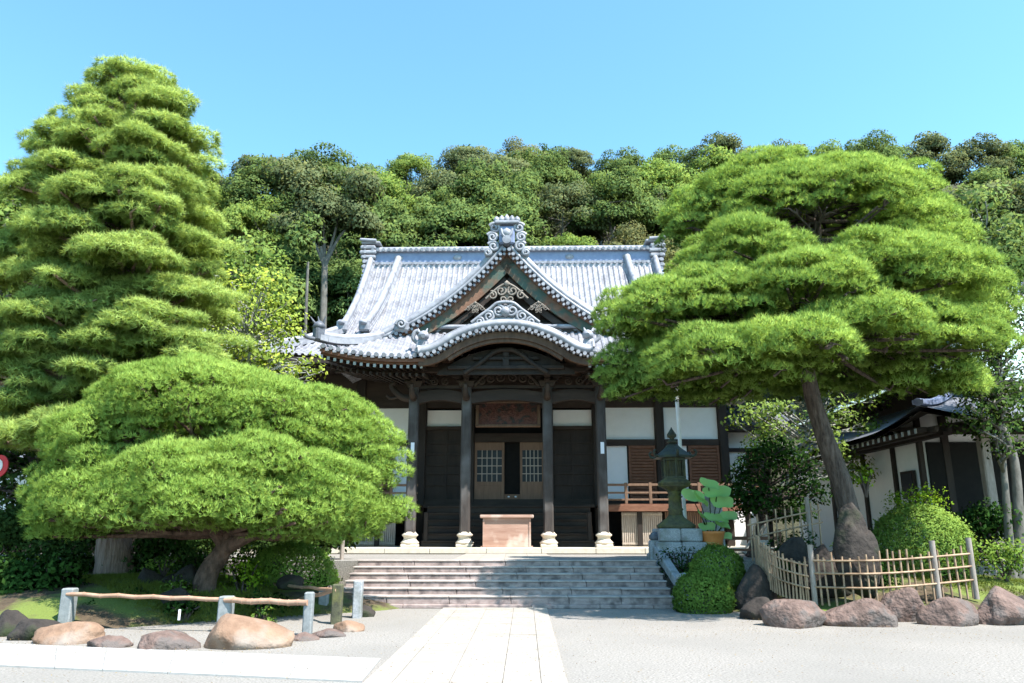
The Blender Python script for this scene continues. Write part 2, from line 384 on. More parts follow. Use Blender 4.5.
# ------------------------------------------------------------------ foliage builders (numpy)
def unit(a): return a / (np.linalg.norm(a, axis=-1, keepdims=True) + 1e-9)
def tufts(rng, P, D, nb, L, W, spread, tint, droop=0.0, NR=None):
    """needle tufts: nb thin blades from each point"""
    n = len(P)
    Pn = np.repeat(P, nb, 0); Dn = np.repeat(D, nb, 0)
    d = unit(Dn + spread * rng.normal(size=Dn.shape))
    d[:, 2] -= droop; d = unit(d)
    s = unit(np.cross(d, rng.normal(size=d.shape)))
    ln = L * rng.uniform(.6, 1.25, (len(Pn), 1))
    ww = W * rng.uniform(.7, 1.3, (len(Pn), 1))
    V = np.stack([Pn - s*ww*.5, Pn + s*ww*.5, Pn + d*ln], 1).reshape(-1, 3)
    F = np.arange(len(V)).reshape(-1, 3)
    t = np.repeat(np.clip(np.repeat(tint, nb) + rng.normal(0, .10, len(Pn)), 0, 1), 3)
    return V, F, t, np.repeat(Dn if NR is None else np.repeat(NR, nb, 0), 3, 0)
def leaves(rng, P, D, size, tint, jit=.6, aspect=.55):
    """rhombic leaves facing roughly D"""
    n = len(P)
    nrm = unit(D + jit * rng.normal(size=D.shape))
    a = unit(np.cross(nrm, rng.normal(size=D.shape))); b = np.cross(nrm, a)
    s = size * rng.uniform(.6, 1.35, (n, 1))
    fold = nrm * s * .15
    V = np.stack([P - a*s, P - b*s*aspect - fold, P + a*s, P + b*s*aspect - fold], 1).reshape(-1, 3)
    F = np.arange(4*n).reshape(-1, 4)
    t = np.repeat(np.clip(tint + rng.normal(0, .12, n), 0, 1), 4)
    return V, F, t, np.repeat(D, 4, 0)
def merge(parts):
    V, F, T, Q, b = [], [], [], [], 0
    for v, f, t, q in parts:
        V.append(v); F.append(f + b); T.append(t); Q.append(q); b += len(v)
    return np.concatenate(V), np.concatenate(F), np.concatenate(T), np.concatenate(Q)
def sphere_dirs(rng, n, low=-.25):
    z = rng.uniform(low, 1, n); a = rng.uniform(0, 2*np.pi, n); r = np.sqrt(np.maximum(0, 1-z*z))
    return np.stack([r*np.cos(a), r*np.sin(a), z], 1)
def lump(P, f, seed):
    """cheap smooth noise for many points"""
    return (np.sin(P[:, 0]*f+seed)*np.cos(P[:, 1]*f*1.13+seed*2.1) + np.sin(P[:, 2]*f*1.27+seed*.7+P[:, 0]*f*.6) + np.sin(P[:, 0]*f*2.3+P[:, 1]*f*1.9+seed*3.3)*.5) / 2.5
def pine_pads(rng, pads, dens=260, nb=9, L=.15, W=.012, spread=.45, tb=.5, droop=0.0, low=-.22):
    """pads: (centre, rx, ry, rz, tint)"""
    out = []
    for c, rx, ry, rz, ti in pads:
        area = 3.0*(rx*ry + (rx+ry)*.5*rz)
        n = int(dens*area*.75)
        d = sphere_dirs(rng, n, low)
        rr = np.array([rx, ry, rz])
        f = 1 + .13*lump(d*3 + rng.uniform(0, 9), 2.1, rng.uniform(0, 9)); f = f[:, None]*rng.uniform(.86, 1.03, (n, 1))
        P = np.array(c) + d*rr*f
        nr = unit(d/rr)
        D = unit(nr*.75 + np.array([0, 0, .55]) + .3*rng.normal(size=nr.shape))
        ti_ = np.clip(ti + .22*lump(P, 2.6, 1.3) + rng.normal(0, .07, n), 0, 1)
        out.append(tufts(rng, P, D, nb, L, W, spread, ti_, droop, unit(nr+np.array([0, 0, .15]))))
    return merge(out)
def broad_crown(rng, clumps, n_per, size, jit=.6, low=-.5, inner=.15, droop=0.0):
    out = []
    for c, r, sq, ti in clumps:
        n = max(20, int(n_per*r*r))
        d = sphere_dirs(rng, n, low)
        k = rng.uniform(.72, 1.08, (n, 1)); m = rng.random(n) < inner; k[m] *= rng.uniform(.3, .8, (m.sum(), 1))
        P = np.array(c) + d*np.array([r, r, r*sq])*k*(1+.16*lump(d*3, 2.4, c[0]+c[1]))[:, None]
        D = unit(d + np.array([0, 0, .35]))
        out.append(leaves(rng, P, D, size, np.clip(ti + rng.normal(0, .1, n), 0, 1), jit))
    return merge(out)

# ================================================================== GROUND AND PATHS
def sheet(name, poly, z, m, kind='structure'):
    b = MB(); b.add([(x, y, z) for x, y in poly], [tuple(range(len(poly)))])
    o = b.build(name, m); setp(o, kind=kind); return o
sheet('ground', [(-400, -60), (400, -60), (400, 600), (-400, 600)], 0.0, M['gravel'])
g = lambda px, py: tuple(gnd(px, py)[:2])
# main approach: a strip of long slabs
A0, A1 = gnd(365, 683), gnd(442, 610); B0, B1 = gnd(567.5, 683), gnd(547.3, 610)
def ext(a, b, y): t = (y-a.y)/(b.y-a.y); return (a.x+(b.x-a.x)*t)
yN, yF = -6.0, 17.62
def slabs(name, xl, xr, ya, yb, cols, rowlen, z, m, rng, gap=.0035, th=.03):
    """slab paving between two edge lines, one mesh; slabs stand on the ground with open joints"""
    b = MB(); 
    n = len(cols)-1
    for c in range(n):
        y = ya - rng.random()*rowlen
        while y < yb:
            l = rowlen*(.8+.4*rng.random()); y0, y1 = max(y, ya), min(y+l, yb)
            if y1-y0 > .1:
                q = []
                for yy, cc in ((y0+gap, cols[c]), (y0+gap, cols[c+1]), (y1-gap, cols[c+1]), (y1-gap, cols[c])):
                    q.append((xl(yy)+(xr(yy)-xl(yy))*cc + (gap if cc == cols[c] else -gap), yy))
                zz = z+.004*rng.random()
                V = [(x, yv, zz-th) for x, yv in q]+[(x, yv, zz) for x, yv in q]
                b.add(V, [(4, 5, 6, 7), (0, 1, 5, 4), (1, 2, 6, 5), (2, 3, 7, 6), (3, 0, 4, 7)])
            y += l
    o = b.build(name, m); setp(o, kind='structure'); return o
rnd = random.Random(4)
slabs('stone_path', lambda y: ext(A0, A1, y), lambda y: ext(B0, B1, y), yN, yF, [0, .14, .42, .68, .87, 1.0], 1.5, .022, M['paving'], rnd)
# side path of white stone crossing to the left
p0, p1, p2, p3 = gnd(0, 645), gnd(381, 660), gnd(362, 683), gnd(0, 667)
dx = (p1-p0)
def side_pt(s, t):      # s along, t across
    a = p1 + (p0-p1)*s; b_ = p2 + (p3-p2)*s
    v = a+(b_-a)*t; return (v.x, v.y)
b = MB(); s = 0.0
while s < 3.0:
    l = .16*(.8+.4*rnd.random())
    for t0, t1 in ((0, .5), (.5, 1)):
        q = [side_pt(s+.0006, t0+.003), side_pt(s+l-.0006, t0+.003), side_pt(s+l-.0006, t1-.003), side_pt(s+.0006, t1-.003)]
        zz = .02+.003*rnd.random()
        V = [(x, y, zz-.03) for x, y in q]+[(x, y, zz) for x, y in q]
        b.add(V, [(7, 6, 5, 4), (4, 5, 1, 0), (5, 6, 2, 1), (6, 7, 3, 2), (7, 4, 0, 3)])
    s += l
o = b.build('side_path', M['whitestone']); setp(o, kind='structure')

# terrace carrying the temple
TZ = .92
b = MB(); b.span(-34, 34, 20.35, 60, -.2, TZ); o = b.build('terrace', M['gravel']); setp(o, kind='structure')
slabs('terrace_path', lambda y: -1.55, lambda y: 1.15, 20.42, 26.6, [0, .25, .5, .75, 1], 1.2, TZ+.022, M['paving'], rnd)

# hillside
def hill_z(x, y):
    t = max(0, (y-44)/44.0)
    z = TZ - .05 + 35.5*(t**1.08 if t < 1 else 1+(min(t, 1.32)-1)*1.3)
    z += 1.8*math.sin(x*.06+1.0)*min(1, t*2) + 2.2*max(0, (x-20)/40)*min(1, t*1.5)
    z += 1.3*mnoise.noise(Vector((x*.07, y*.07, 3)))*min(1, t*3)
    return z
b = MB(); nx, ny = 70, 40
b.grid(lambda i, j: (-150+300*i/nx, 43+110*j/ny, hill_z(-150+300*i/nx, 43+110*j/ny)), nx, ny, True)
o = b.build('hillside', M['litter']); setp(o, kind='structure')

rng_ = np.random.default_rng(5); n_ = 5200
gx = np.concatenate([rng_.uniform(-9, 9, n_), rng_.uniform(2, 8, 1500), rng_.uniform(-9, -3, 1200)]); gy = np.concatenate([rng_.uniform(7, 17.4, n_), rng_.uniform(12.5, 16.5, 1500), rng_.uniform(11, 14, 1200)])
P_ = np.stack([gx, gy, np.full(len(gx), .03)], 1); D_ = np.tile(np.array([[0, 0, 1.]]), (len(P_), 1))
V_, F_, t_, q_ = leaves(rng_, P_, D_, .013, np.clip(rng_.random(len(P_)), 0, 1), .25, .35)
L_fallen = leafmat('fallen_leaves', (.10, .06, .03), (.30, .22, .09), trans=.1, soft=0)
o = np_mesh('fallen_leaves', V_, F_, L_fallen, None, (0, 0, 0), tint=t_); setp(o, 'tiny fallen leaves and needles scattered on the gravel and path', 'leaf litter', kind='stuff')
# garden mounds
def mound(name, cx, cy, rx, ry, h, seed, base=0.0, yback=None):
    b = MB(); nr, na = 16, 60
    def P(i, j):
        a = 2*math.pi*i/na; r = j/nr
        q = 1+.10*math.sin(3*a+seed)+.06*math.sin(5*a+seed*2)
        x, y = cx+rx*r*q*math.cos(a), cy+ry*r*q*math.sin(a)
        z = base+h*(1-r**2.4)+.12*mnoise.noise(Vector((x*.9, y*.9, seed)))*(1-r**4) - (.03 if j == nr else 0)
        return (x, y, z)
    b.grid(P, na, nr, True)
    o = b.build(name, M['soil'], loc=(cx, cy, 0)); setp(o, kind='structure'); return P
mound('garden_ground', -8.6, 18.2, 5.6, 4.3, .62, 1.0)
mound('garden_ground', 9.4, 18.8, 5.4, 3.7, .62, 2.2)

# ================================================================== STONE STEPS
SCX = -.15
steps = thing('stone_steps', 'wide flight of pinkish stone steps leading up to the temple terrace', 'steps', (SCX, 18.9, 0), R(-1.0), off=(0, 18.9, 0))
for k in range(7):
    b = MB()
    h1 = .08 if k == 0 else .08+.14*k
    y0 = 17.62 + (0 if k == 0 else .12+.42*(k-1))
    # blocks with joints
    x = -3.75; r2 = random.Random(k+20)
    while x < 3.74:
        l = min(1.3*(.8+.4*r2.random()), 3.75-x)
        if 3.75-(x+l) < .4: l = 3.75-x
        b.span(x+.004, x+l-.004, y0, 20.36+.002*k, h1-.16 if k else 0, h1, bev=.012)
        x += l
    b.build('step', M['step'], steps)
    if k:
        b = MB(); x = -3.77; r2 = random.Random(k+20)
        while x < 3.76:
            l = min(1.3*(.8+.4*r2.random()), 3.77-x)
            if 3.77-(x+l) < .4: l = 3.77-x
            b.span(x+.004, x+l-.004, y0-.02, y0+.44 if k < 6 else y0+.3, h1+.002, h1+.034, bev=.008); x += l
        b.build('lit_tread', M['lit_tread'], steps)  # thin pale slab draws the bright sunlit edge of each step

# stone cheek posts at the right end of the steps
bal = thing('stone_handrail', 'low sloping stone handrail with two short posts at the right end of the steps', 'handrail', (3.85, 19, 0))
def poly_post(b, c, wd, z0, z1): b.box((c[0], c[1], (z0+z1)/2), (wd, wd, z1-z0), bev=.03)
b = MB(); b.box((3.78, 20.75, 1.12), (.32, .34, .62), bev=.04); b.build('post', M['granite'], bal)
b = MB(); b.box((3.84, 17.75, .3), (.3, .32, .62), bev=.04); b.lathe((3.84, 17.75, .6), [(.16, 0), (.19, .05), (.15, .12), (.02, .15)], 16); b.build('post', M['granite'], bal)
b = MB(); b.bar((3.82, 17.85, .42), (3.80, 20.65, 1.2), .2, .22, bev=.02); b.build('rail', M['granite'], bal)
b = MB(); b.lathe((3.78, 20.75, 1.43), [(.12, 0), (.15, .04), (.15, .12), (.08, .2), (.02, .22)], 16); b.build('finial', M['darkoni'], bal)

# ================================================================== TEMPLE
TX = -.19
temple = thing('temple_hall', 'large dark timber temple hall with grey tiled roofs and a tall front gable', 'temple', (TX, 28, 0), R(-1.25), off=(0, 28, 0))
T = temple
def fit(pts, deg=3):
    xs, ys = zip(*pts); return np.poly1d(np.polyfit(xs, ys, deg))
Mf = fit([(37.6, 15.2), (36, 13.2), (34.5, 11.6), (33, 10.35), (31, 9.2), (29.5, 8.55), (28.2, 8.15)])
RY = 38.0; VX = 7.5; EX = 11.9; EY = 28.2; HY = 33.0
PER = .27
hs = [(0, 0), (.38, 0), (.48, .75), (.69, 1), (.90, .75)]
def corr(u): # corrugation height at u periods
    f = u % 1.0
    pts = hs+[(1.0, 0)]
    for (a, ha), (b_, hb) in zip(pts, pts[1:]):
        if a <= f <= b_: return ha+(hb-ha)*(f-a)/(b_-a)
    return 0
def cols(x0, x1):
    out = []; n = int(math.ceil((x1-x0)/PER)); 
    for i in range(n):
        for f, h in hs: out.append((x0+(i+f)*(x1-x0)/n, h))
    out.append((x1, 0)); return out, (x1-x0)/n
def lift(x): return .55*max(0, (abs(x)-5)/7)**2.2
def main_front(x0, x1, ystart, nv=26):
    b = MB(); cl, per = cols(x0, x1)
    def P(i, j):
        x, h = cl[i]; ys = ystart(x); t = j/nv; y = ys+(EY-ys)*t
        tt = min(1, max(0, (33-y)/4.8))
        z = float(Mf(y)) + lift(x)*tt**2
        return (x, y-.03*h, z+.075*h)
    def U(i, j):
        x, h = cl[i]; ys = ystart(x); y = ys+(EY-ys)*j/nv
        return (x/per, (38-y)*1.35)
    b.grid(P, len(cl)-1, nv, False, U); return b
b = main_front(-VX, VX, lambda x: 37.6, 34)
hipy = lambda x: HY-(abs(x)-VX)*(HY-EY)/(EX-VX)
for sgn in (-1, 1):
    x0, x1 = sorted((sgn*VX, sgn*EX))
    q = main_front(x0, x1, lambda x: max(EY+.01, hipy(x)), 16)
    base = len(b.v); b.v += q.v; b.f += [tuple(base+i for i in f) for f in q.f]; b.sm += q.sm; b.uv.update({base+k: v for k, v in q.uv.items()})
    # side hip face and rear
    for mir in (0, 1):
        cl, per = cols(0, 1)
    n2 = 40
    def Ps(i, j):
        x = sgn*(VX+(EX-VX)*j/10); yy0 = hipy(x); y = yy0+(2*RY-2*yy0)*i/n2
        cy = max(0, abs(y-RY)/(RY-EY)); tt = j/10
        return (x, y, float(Mf(max(EY, yy0)))+.55*tt**2*cy**3)
    b.grid(Ps, n2, 10, False, lambda i, j: (i*1.2, j*.6))
# rear slope
b.grid(lambda i, j: (-VX+2*VX*i/20, RY+(RY-(37.6+(EY-37.6)*j/12)), float(Mf(37.6+(EY-37.6)*j/12))), 20, 12, False, lambda i, j: (i*3, j))
mroof = b.build('roof', M['tile'], T); mroof['label'] = 'wide grey tiled main roof behind the front gable'
# roof underside (boards) for the main eaves
b = MB()
for sgn in (-1, 1):
    b.grid(lambda i, j: (sgn*(5.5+(EX-.15-5.5)*i/10), EY+.15+(33-EY)*j/6, 7.85+.55*max(0, ((5.5+(EX-5.5)*i/10)-5)/7)**2.2*(1-j/6)+j*.12), 10, 6)
b.build('eave_soffit', M['eavewood'], T)
b = MB()
for i in range(34):
    for sgn in (-1, 1):
        x = sgn*(6.75+i*.155)
        if abs(x) > EX-.1: continue
        z = 7.78+lift(x)
        b.bar((x, EY+.12, z-.02), (x, 31.6, z+.35), .07, .1)
sides(b, 'rafter_row', M['woodh'], T)
b = MB()
for sgn in (-1, 1):
    b.grid(lambda i, j: (sgn*(6.4+(EX-6.4)*i/12), EY+(.02 if j else -.0), 7.88+lift(6.4+(EX-6.4)*i/12)+.2*j), 12, 1)
sides(b, 'eave_fascia', M['wood'], T)
# main ridge
def rowcyl(b, pts, r, L, n=8):
    for p in pts: b.tube([(p[0], p[1], p[2]), (p[0], p[1]+L, p[2])], r, n)
b = MB()
b.span(-VX, VX, 37.45, 38.55, 14.8, 15.25)
b.span(-VX-.05, VX+.05, 37.55, 38.45, 15.3, 15.42); 
b.build('ridge_base', M['tileplain'], mroof)
b = MB(); b.span(-VX, VX, 37.68, 38.32, 15.42, 16.0); b.build('ridge_band', M['tilesky'], mroof)
b = MB()
b.span(-VX-.1, VX+.1, 37.5, 38.5, 16.0, 16.1)
b.tube([(-VX-.15, 38, 16.22), (VX+.15, 38, 16.22)], .2, 12)
n = 52
for i in range(n):
    x = -VX+(i+.5)*2*VX/n
    b.tube([(x, 37.42, 16.08), (x, 37.7, 16.14)], .085, 8); b.tube([(x, 37.38, 15.3), (x, 37.7, 15.3)], .085, 8)
b.build('ridge_cap', M['tileplain'], mroof)
b = MB()
for x in (-6, -2.9, 3.0, 6.0):   # small relief crests on the band
    b.lathe((x, 37.68, 15.7), [(.0, -.16), (.2, -.1), (.25, 0), (.2, .1), (0, .16)], 8, sy=.25)
b.build('ridge_crest', M['tileplain'], mroof)
for sgn in (-1, 1):       # ridge-end tiles: stepped stack with curled edges
    b = MB()
    for k in range(6):
        wd = .62+.09*math.sin(k*2.1)+.05*k; z = 14.9+k*.27
        b.box((sgn*(VX+.02+.02*k), 38, z), (wd, 1.15, .2), bev=.05)
        b.tube([(sgn*(VX+.25), 37.4, z), (sgn*(VX+.25), 38.6, z)], .1, 10)
    b.box((sgn*(VX+.0), 38, 16.55), (1.0, .9, .14), bev=.04)
    b.tube([(sgn*(VX-.3), 37.5, 16.62), (sgn*(VX+.55), 37.5, 16.68)], .09, 8)
    b.build('ridge_end_tile', M['tileplain'], mroof)
    # descending ridges and verges
    for xa, xb, rr, nm in ((6.0, 6.55, .17, 'descending_ridge'), (VX-.05, VX+.05, .15, 'verge_ridge')):
        b = MB(); pts = []
        for k in range(15):
            y = 37.6+(32.9-37.6)*k/14; pts.append((sgn*(xa+(xb-xa)*k/14), y, float(Mf(y))))
        for lay, (ww, hh) in enumerate(((.44, .12), (.36, .22), (.3, .32))):
            for p, q in zip(pts, pts[1:]):
                b.bar((p[0], p[1], p[2]+hh), (q[0], q[1], q[2]+hh), ww, .09)
        b.tube([(p[0], p[1], p[2]+.45) for p in pts], rr, 10)
        x, y, z = pts[-1]
        b.box((x, y-.12, z+.35), (.5, .22, .55), bev=.08); b.lathe((x, y-.26, z+.45), [(.03, -.1), (.14, -.05), (.16, .05), (.03, .12)], 10)
        b.build(nm, M['tileplain'], mroof)
    b = MB()      # round tile ends down the verge
    for k in range(26):
        y = 37.5+(33.0-37.5)*k/25
        b.tube([(sgn*(VX-.1), y, float(Mf(y))-.02), (sgn*(VX+.28), y, float(Mf(y))-.06)], .085, 8)
        b.box((sgn*(VX+.12), y, float(Mf(y))-.2), (.2, .2, .2))
    b.build('verge_tiles', M['tilesky'], mroof)
    # hip ridge down to the eave corner
    b = MB(); pts = []
    for k in range(12):
        x = VX+(EX-VX)*k/11; y = hipy(x); pts.append((sgn*x, y, float(Mf(max(EY, y)))+lift(x)*(k/11)**2))
    for p, q in zip(pts, pts[1:]):
        b.bar((p[0], p[1], p[2]+.12), (q[0], q[1], q[2]+.12), .42, .22)
    b.tube([(p[0], p[1], p[2]+.3) for p in pts], .15, 10)
    x, y, z = pts[-1]
    b.box((x, y, z+.35), (.4, .4, .6), rot=Matrix.Rotation(R(45*sgn), 3, 'Z'), bev=.08)
    b.build('hip_ridge', M['tileplain'], mroof)
    # triangular end wall above the hip
    b = MB(); ys = [33+10*k/12 for k in range(13)]
    poly = [(y, float(Mf(y if y < RY else 2*RY-y))) if abs(y-RY) > .4 else (y, 15.1) for y in ys]
    V = [(sgn*(VX-.12), y, z-.1) for y, z in poly]; b.add(V, [tuple(range(len(V)))])
    b.build('end_wall', M['wood'], T)

# ---- front gable roof (porch)
Kp = [(0, 12.3), (.3, 11.93), (1.22, 10.93), (2.28, 10.02), (3.58, 9.15), (4.8, 8.55), (5.7, 8.12), (6.6, 7.74)]
Kf = fit(Kp, 4)
GY = 28.15      # gable plane
FE = 25.9       # porch front eave
def skirt(y): t = max(0, (y-FE)/(GY-FE)); return 7.62+1.55*t**1.1
def klift(x): return .42*(max(0, abs(x)-3.2)/3.4)**2.5
Hf = lambda ax: float(Kf(ax))
# where the hip runs: profile(x)=skirt(y)
def hip_y(ax):
    lo, hi = FE, GY+.5; zt = Hf(ax)
    if skirt(hi) <= zt: return hi
    for _ in range(24):
        m = (lo+hi)/2
        if skirt(m) > zt: hi = m
        else: lo = m
    return lo
KW = 2.75
KE = 3.0
def kara(x):
    t = abs(x)/2.55
    if t < .85: return .98*(1-t**2.1)
    u = (t-.85)/.33
    return .98*.289*(1-u)**2 if u < 1 else 0
b = MB(); nv = 14; cl, per = cols(-6.6, 6.6)
zE = skirt(FE)
def Pk(i, j):
    x, h = cl[i]; hy = max(FE+.02, hip_y(abs(x))); y = hy+(FE-hy)*j/nv
    z = skirt(y)+klift(x)*((GY+.5-y)/(GY+.5-FE))**2
    zk = zE + kara(x)
    if kara(x) > 0: z = max(z, zk)
    return (x, y, z+.07*h)
b.grid(Pk, len(cl)-1, nv, False, lambda i, j: (cl[i][0]/per, j*.17))
# side slopes
for sgn in (-1, 1):
    yb = 37.0; ncol = int((yb-GY+.1)/PER)
    cy = []
    for i in range(ncol):
        for f, h in hs: cy.append((GY-.15+(i+f)*PER, h))
    def Pq(i, j):
        y, h = cy[i]; ax = 6.6*j/22; return (sgn*ax, y, Hf(ax)+.07*h+klift(ax)*0)
    b.grid(Pq, len(cy)-1, 22, False, lambda i, j: (i/5, j*.33*1.3))
    # side part in front of the gable plane, under the hip
    def Pq2(i, j):
        ax = 6.6; a0 = 4.3; a = a0+(6.6-a0)*j/10; hy = hip_y(a); y = (GY-.15)+(min(hy, GY-.16)-(GY-.15))*i/16
        return (sgn*a, y, Hf(a)+klift(a)*(max(0, (GY-y))/(GY-FE))**2*1.0)
    b.grid(Pq2, 16, 10, False, lambda i, j: (i*.7, j*.3))
kroof = b.build('roof', M['tile'], T); kroof['label'] = 'steep tiled porch roof with a curved gable in front'
# eave edge tiles of the porch: round ends and a pale lip
b = MB(); npr = len(cl)//5
for i in range(npr+1):
    x = -6.6+i*per-.31*per
    if x < -6.6: continue
    if abs(x) < KE+.02: continue
    z = zE+klift(x)
    b.tube([(x, FE-.06, z+.035), (x, FE+.3, z+.1)], .08, 10)
    b.box((x-per/2, FE-.01, z-.035), (per*.55, .06, .1), bev=.015)
sides(b, 'eave_tile_ends', M['tileplain'], kroof)
# karahafu
kc = [(x, zE+kara(x)+.02) for x in np.linspace(-KE-.05, KE+.05, 61)]
b = MB()
b.ribbon(kc, .06, .30, FE-.16, FE+.5, True)
b.ribbon(kc, .30, .36, FE-.08, FE+.3, True)
b.build('curved_gable_ridge', M['tileplain'], kroof)
def along(path, d):
    L = 0; out = []; nxt = d/2
    for (x0, z0), (x1, z1) in zip(path, path[1:]):
        l = math.hypot(x1-x0, z1-z0)
        while nxt <= L+l:
            t = (nxt-L)/l; tx, tz = (x1-x0)/l, (z1-z0)/l
            nx_, nz_ = -tz, tx
            if nz_ < 0: nx_, nz_ = -nx_, -nz_
            out.append((x0+(x1-x0)*t, z0+(z1-z0)*t, nx_, nz_)); nxt += d
        L += l
    return out
b = MB()
for x, z, nx_, nz_ in along(kc, .235):
    b.tube([(x, FE-.2, z), (x, FE+.2, z)], .072, 10)
    b.tube([(x+nz_*.118-nx_*.07, FE-.14, z-nx_*.118-nz_*.07), (x+nz_*.118-nx_*.07, FE+.2, z-nx_*.118-nz_*.07)], .05, 6)
b.build('curved_gable_tile_ends', M['tileplain'], kroof)
b = MB(); b.ribbon(kc, -.34, -.11, FE+.04, FE+.22); b.build('curved_bargeboard', M['eavewood'], T)
b = MB(); b.ribbon([(x, z) for x, z in kc if abs(x) < 2.3], -.46, -.35, FE+.12, FE+.3); b.build('curved_inner_board', M['eavewood'], T)
b = MB(); b.prism([(x, z-.5) for x, z in kc if abs(x) < 2.5]+[(2.5, 7.15), (-2.5, 7.15)], FE+.9, FE+1.0); b.build('curved_gable_panel', M['wood'], T)

b = MB()
b.tube(catmull([(-1.5, FE+.8, 7.2), (-1.0, FE+.75, 7.5), (-.4, FE+.72, 7.95), (0, FE+.7, 8.02), (.4, FE+.72, 7.95), (1.0, FE+.75, 7.5), (1.5, FE+.8, 7.2)], 6), .09, 8)
b.span(-2.1, 2.1, FE+.72, FE+.88, 7.32, 7.46, bev=.02); b.span(-1.2, 1.2, FE+.74, FE+.88, 7.66, 7.78, bev=.02)
b.box((0, FE+.78, 7.56), (.22, .14, .22)); b.box((0, FE+.78, 7.9), (.2, .14, .25))
b.build('curved_gable_beams', M['wood'], T)
# gable verge bands
for sgn in (-1, 1):
    gp = [(sgn*ax, Hf(ax)) for ax in np.linspace(0.02, 4.75, 44)]
    b = MB()
    b.ribbon(gp, .10, .20, GY-.62, GY+.1, True)
    b.ribbon(gp, .20, .42, GY-.50, GY-.05, True)
    # continue as hip ridge to the eave corner
    hp = []
    for ax in np.linspace(4.6, 6.62, 10):
        y = hip_y(ax); y = max(FE, min(y, GY-.3)); t = (ax-4.6)/2.0
        hp.append((sgn*ax, (GY-.3)*(1-t)+(FE+.02)*t if t < 1 else FE+.02, 0))
    hp = [(x, y, max(Hf(abs(x)), 0)*0+min(Hf(abs(x)), skirt(max(FE, y))+.1)+klift(abs(x))*((GY-y)/(GY-FE))**2) for x, y, _ in hp]
    for p, q in zip(hp, hp[1:]):
        b.bar((p[0], p[1], p[2]+.17), (q[0], q[1], q[2]+.17), .36, .2)
    b.tube([(p[0], p[1], p[2]+.32) for p in hp], .14, 10)
    b.build('verge_band', M['tileplain'], kroof)
    corner = hp[-1]
    b = MB()
    pts = [p for p in gp]
    b.tube([(x, GY-.28, z+.5) for x, z in pts], .12, 10)
    b.build('verge_cap', M['tileplain'], kroof)
    b = MB()
    for x, z, nx_, nz_ in along(gp, .24):
        b.tube([(x, GY-.7, z+.02), (x, GY-.3, z+.02)], .07, 10)
        b.tube([(x+nz_*.12-nx_*.09, GY-.64, z-nx_*.12-nz_*.09), (x+nz_*.12-nx_*.09, GY-.3, z-nx_*.12-nz_*.09)], .055, 6)
    b.build('verge_tile_ends', M['tileplain'], kroof)
    b = MB(); gq = [(x, z) for x, z in gp if abs(x) < 4.4]; n_ = len(gq)
    wdt = [-.62+.16*(i/n_) for i in range(n_)]
    b.ribbon(gq, wdt, [-.1]*n_, GY-.42, GY-.28); b.build('bargeboard', M['bargeboard'], T)
    b = MB(); gq2 = [(x, z) for x, z in gp if .5 < abs(x) < 3.9]
    b.ribbon(gq2, -.86, -.62, GY-.3, GY-.2); b.build('inner_bargeboard', M['woodh'], T)
    b = MB(); b.ribbon([(x, z) for x, z in gp if abs(x) < 4.7], -.14, -.04, GY-.5, GY+1.0); b.build('verge_soffit', M['redwood'], T)
    # corner ornament
    b = MB(); cx_, cy_, cz_ = corner
    b.box((cx_, cy_, cz_+.3), (.36, .34, .5), rot=Matrix.Rotation(R(45), 3, 'Z'), bev=.06)
    b.lathe((cx_, cy_, cz_+.5), [(.18, 0), (.24, .08), (.17, .2), (.1, .26), (.03, .3)], 12)
    for a in (-.5, 0, .5):
        b.tube([(cx_+a*.3, cy_, cz_+.7), (cx_+a*.55+sgn*.05, cy_-.06, cz_+.95)], [.05, .015], 6)
    b.tube(catmull([(cx_+sgn*.1, cy_-.15, cz_+.1), (cx_+sgn*.32, cy_-.35, cz_+.12), (cx_+sgn*.5, cy_-.5, cz_+.3)], 5), .07, 8)
    b.build('corner_ornament', M['darkoni'], kroof)

def spiral(b, c, r0, turns, sgn, th, up=1, y=0, ang0=0):
    pts = []
    for k in range(26):
        t = k/25; a = ang0+turns*2*math.pi*t; r = r0*(1-.82*t)
        pts.append((c[0]+sgn*r*math.cos(a), c[1]-.06*t, c[2]+up*r*math.sin(a)))
    b.tube(pts, [th*(1-.4*k/25) for k in range(26)], 7)
# apex ornament
b = MB(); ay = GY-.55
b.box((0, ay+.1, 12.8), (.62, .5, .75), bev=.06)
b.build('apex_tile', M['tilesky'], kroof)
b = MB()
for sgn in (-1, 1):
    for (dx_, dz_, r_) in ((.47, 13.1, .22), (.56, 12.72, .21), (.52, 12.34, .22), (.74, 12.1, .16)):
        spiral(b, (sgn*dx_, ay-.05, dz_), r_, 1.6, sgn, .075, ang0=.5)
        b.lathe((sgn*dx_, ay+.05, dz_), [(.01, -.16), (r_*.8, -.1), (r_*.85, .1), (.01, .16)], 10, sy=.6)
b.box((0, ay, 13.3), (.95, .5, .12), bev=.03)
for k in range(5):
    x = (k-2)*.2; b.lathe((x, ay, 13.36), [(.11, 0), (.13, .1), (.1, .22-.02*abs(k-2)), (.02, .34-.04*abs(k-2))], 8)
b.lathe((0, ay-.22, 12.85), [(.01, -.2), (.16, -.1), (.2, 0), (.16, .1), (.01, .2)], 10, sy=.5)
for sgn in (-1, 1): b.tube(catmull([(0, ay-.24, 12.6), (sgn*.15, ay-.26, 12.75), (sgn*.22, ay-.24, 13.0)], 5), .05, 7)
b.tube([(0, ay-.3, 12.55), (0, ay+1.2, 12.55)], .17, 12)
b.build('apex_ornament', M['tileplain'], kroof)
# ridge of the porch roof running back
b = MB(); b.span(-.24, .24, GY, 36.2, 12.35, 12.7); b.tube([(0, GY, 12.8), (0, 36.2, 12.8)], .16, 10); b.build('porch_ridge', M['tileplain'], kroof)
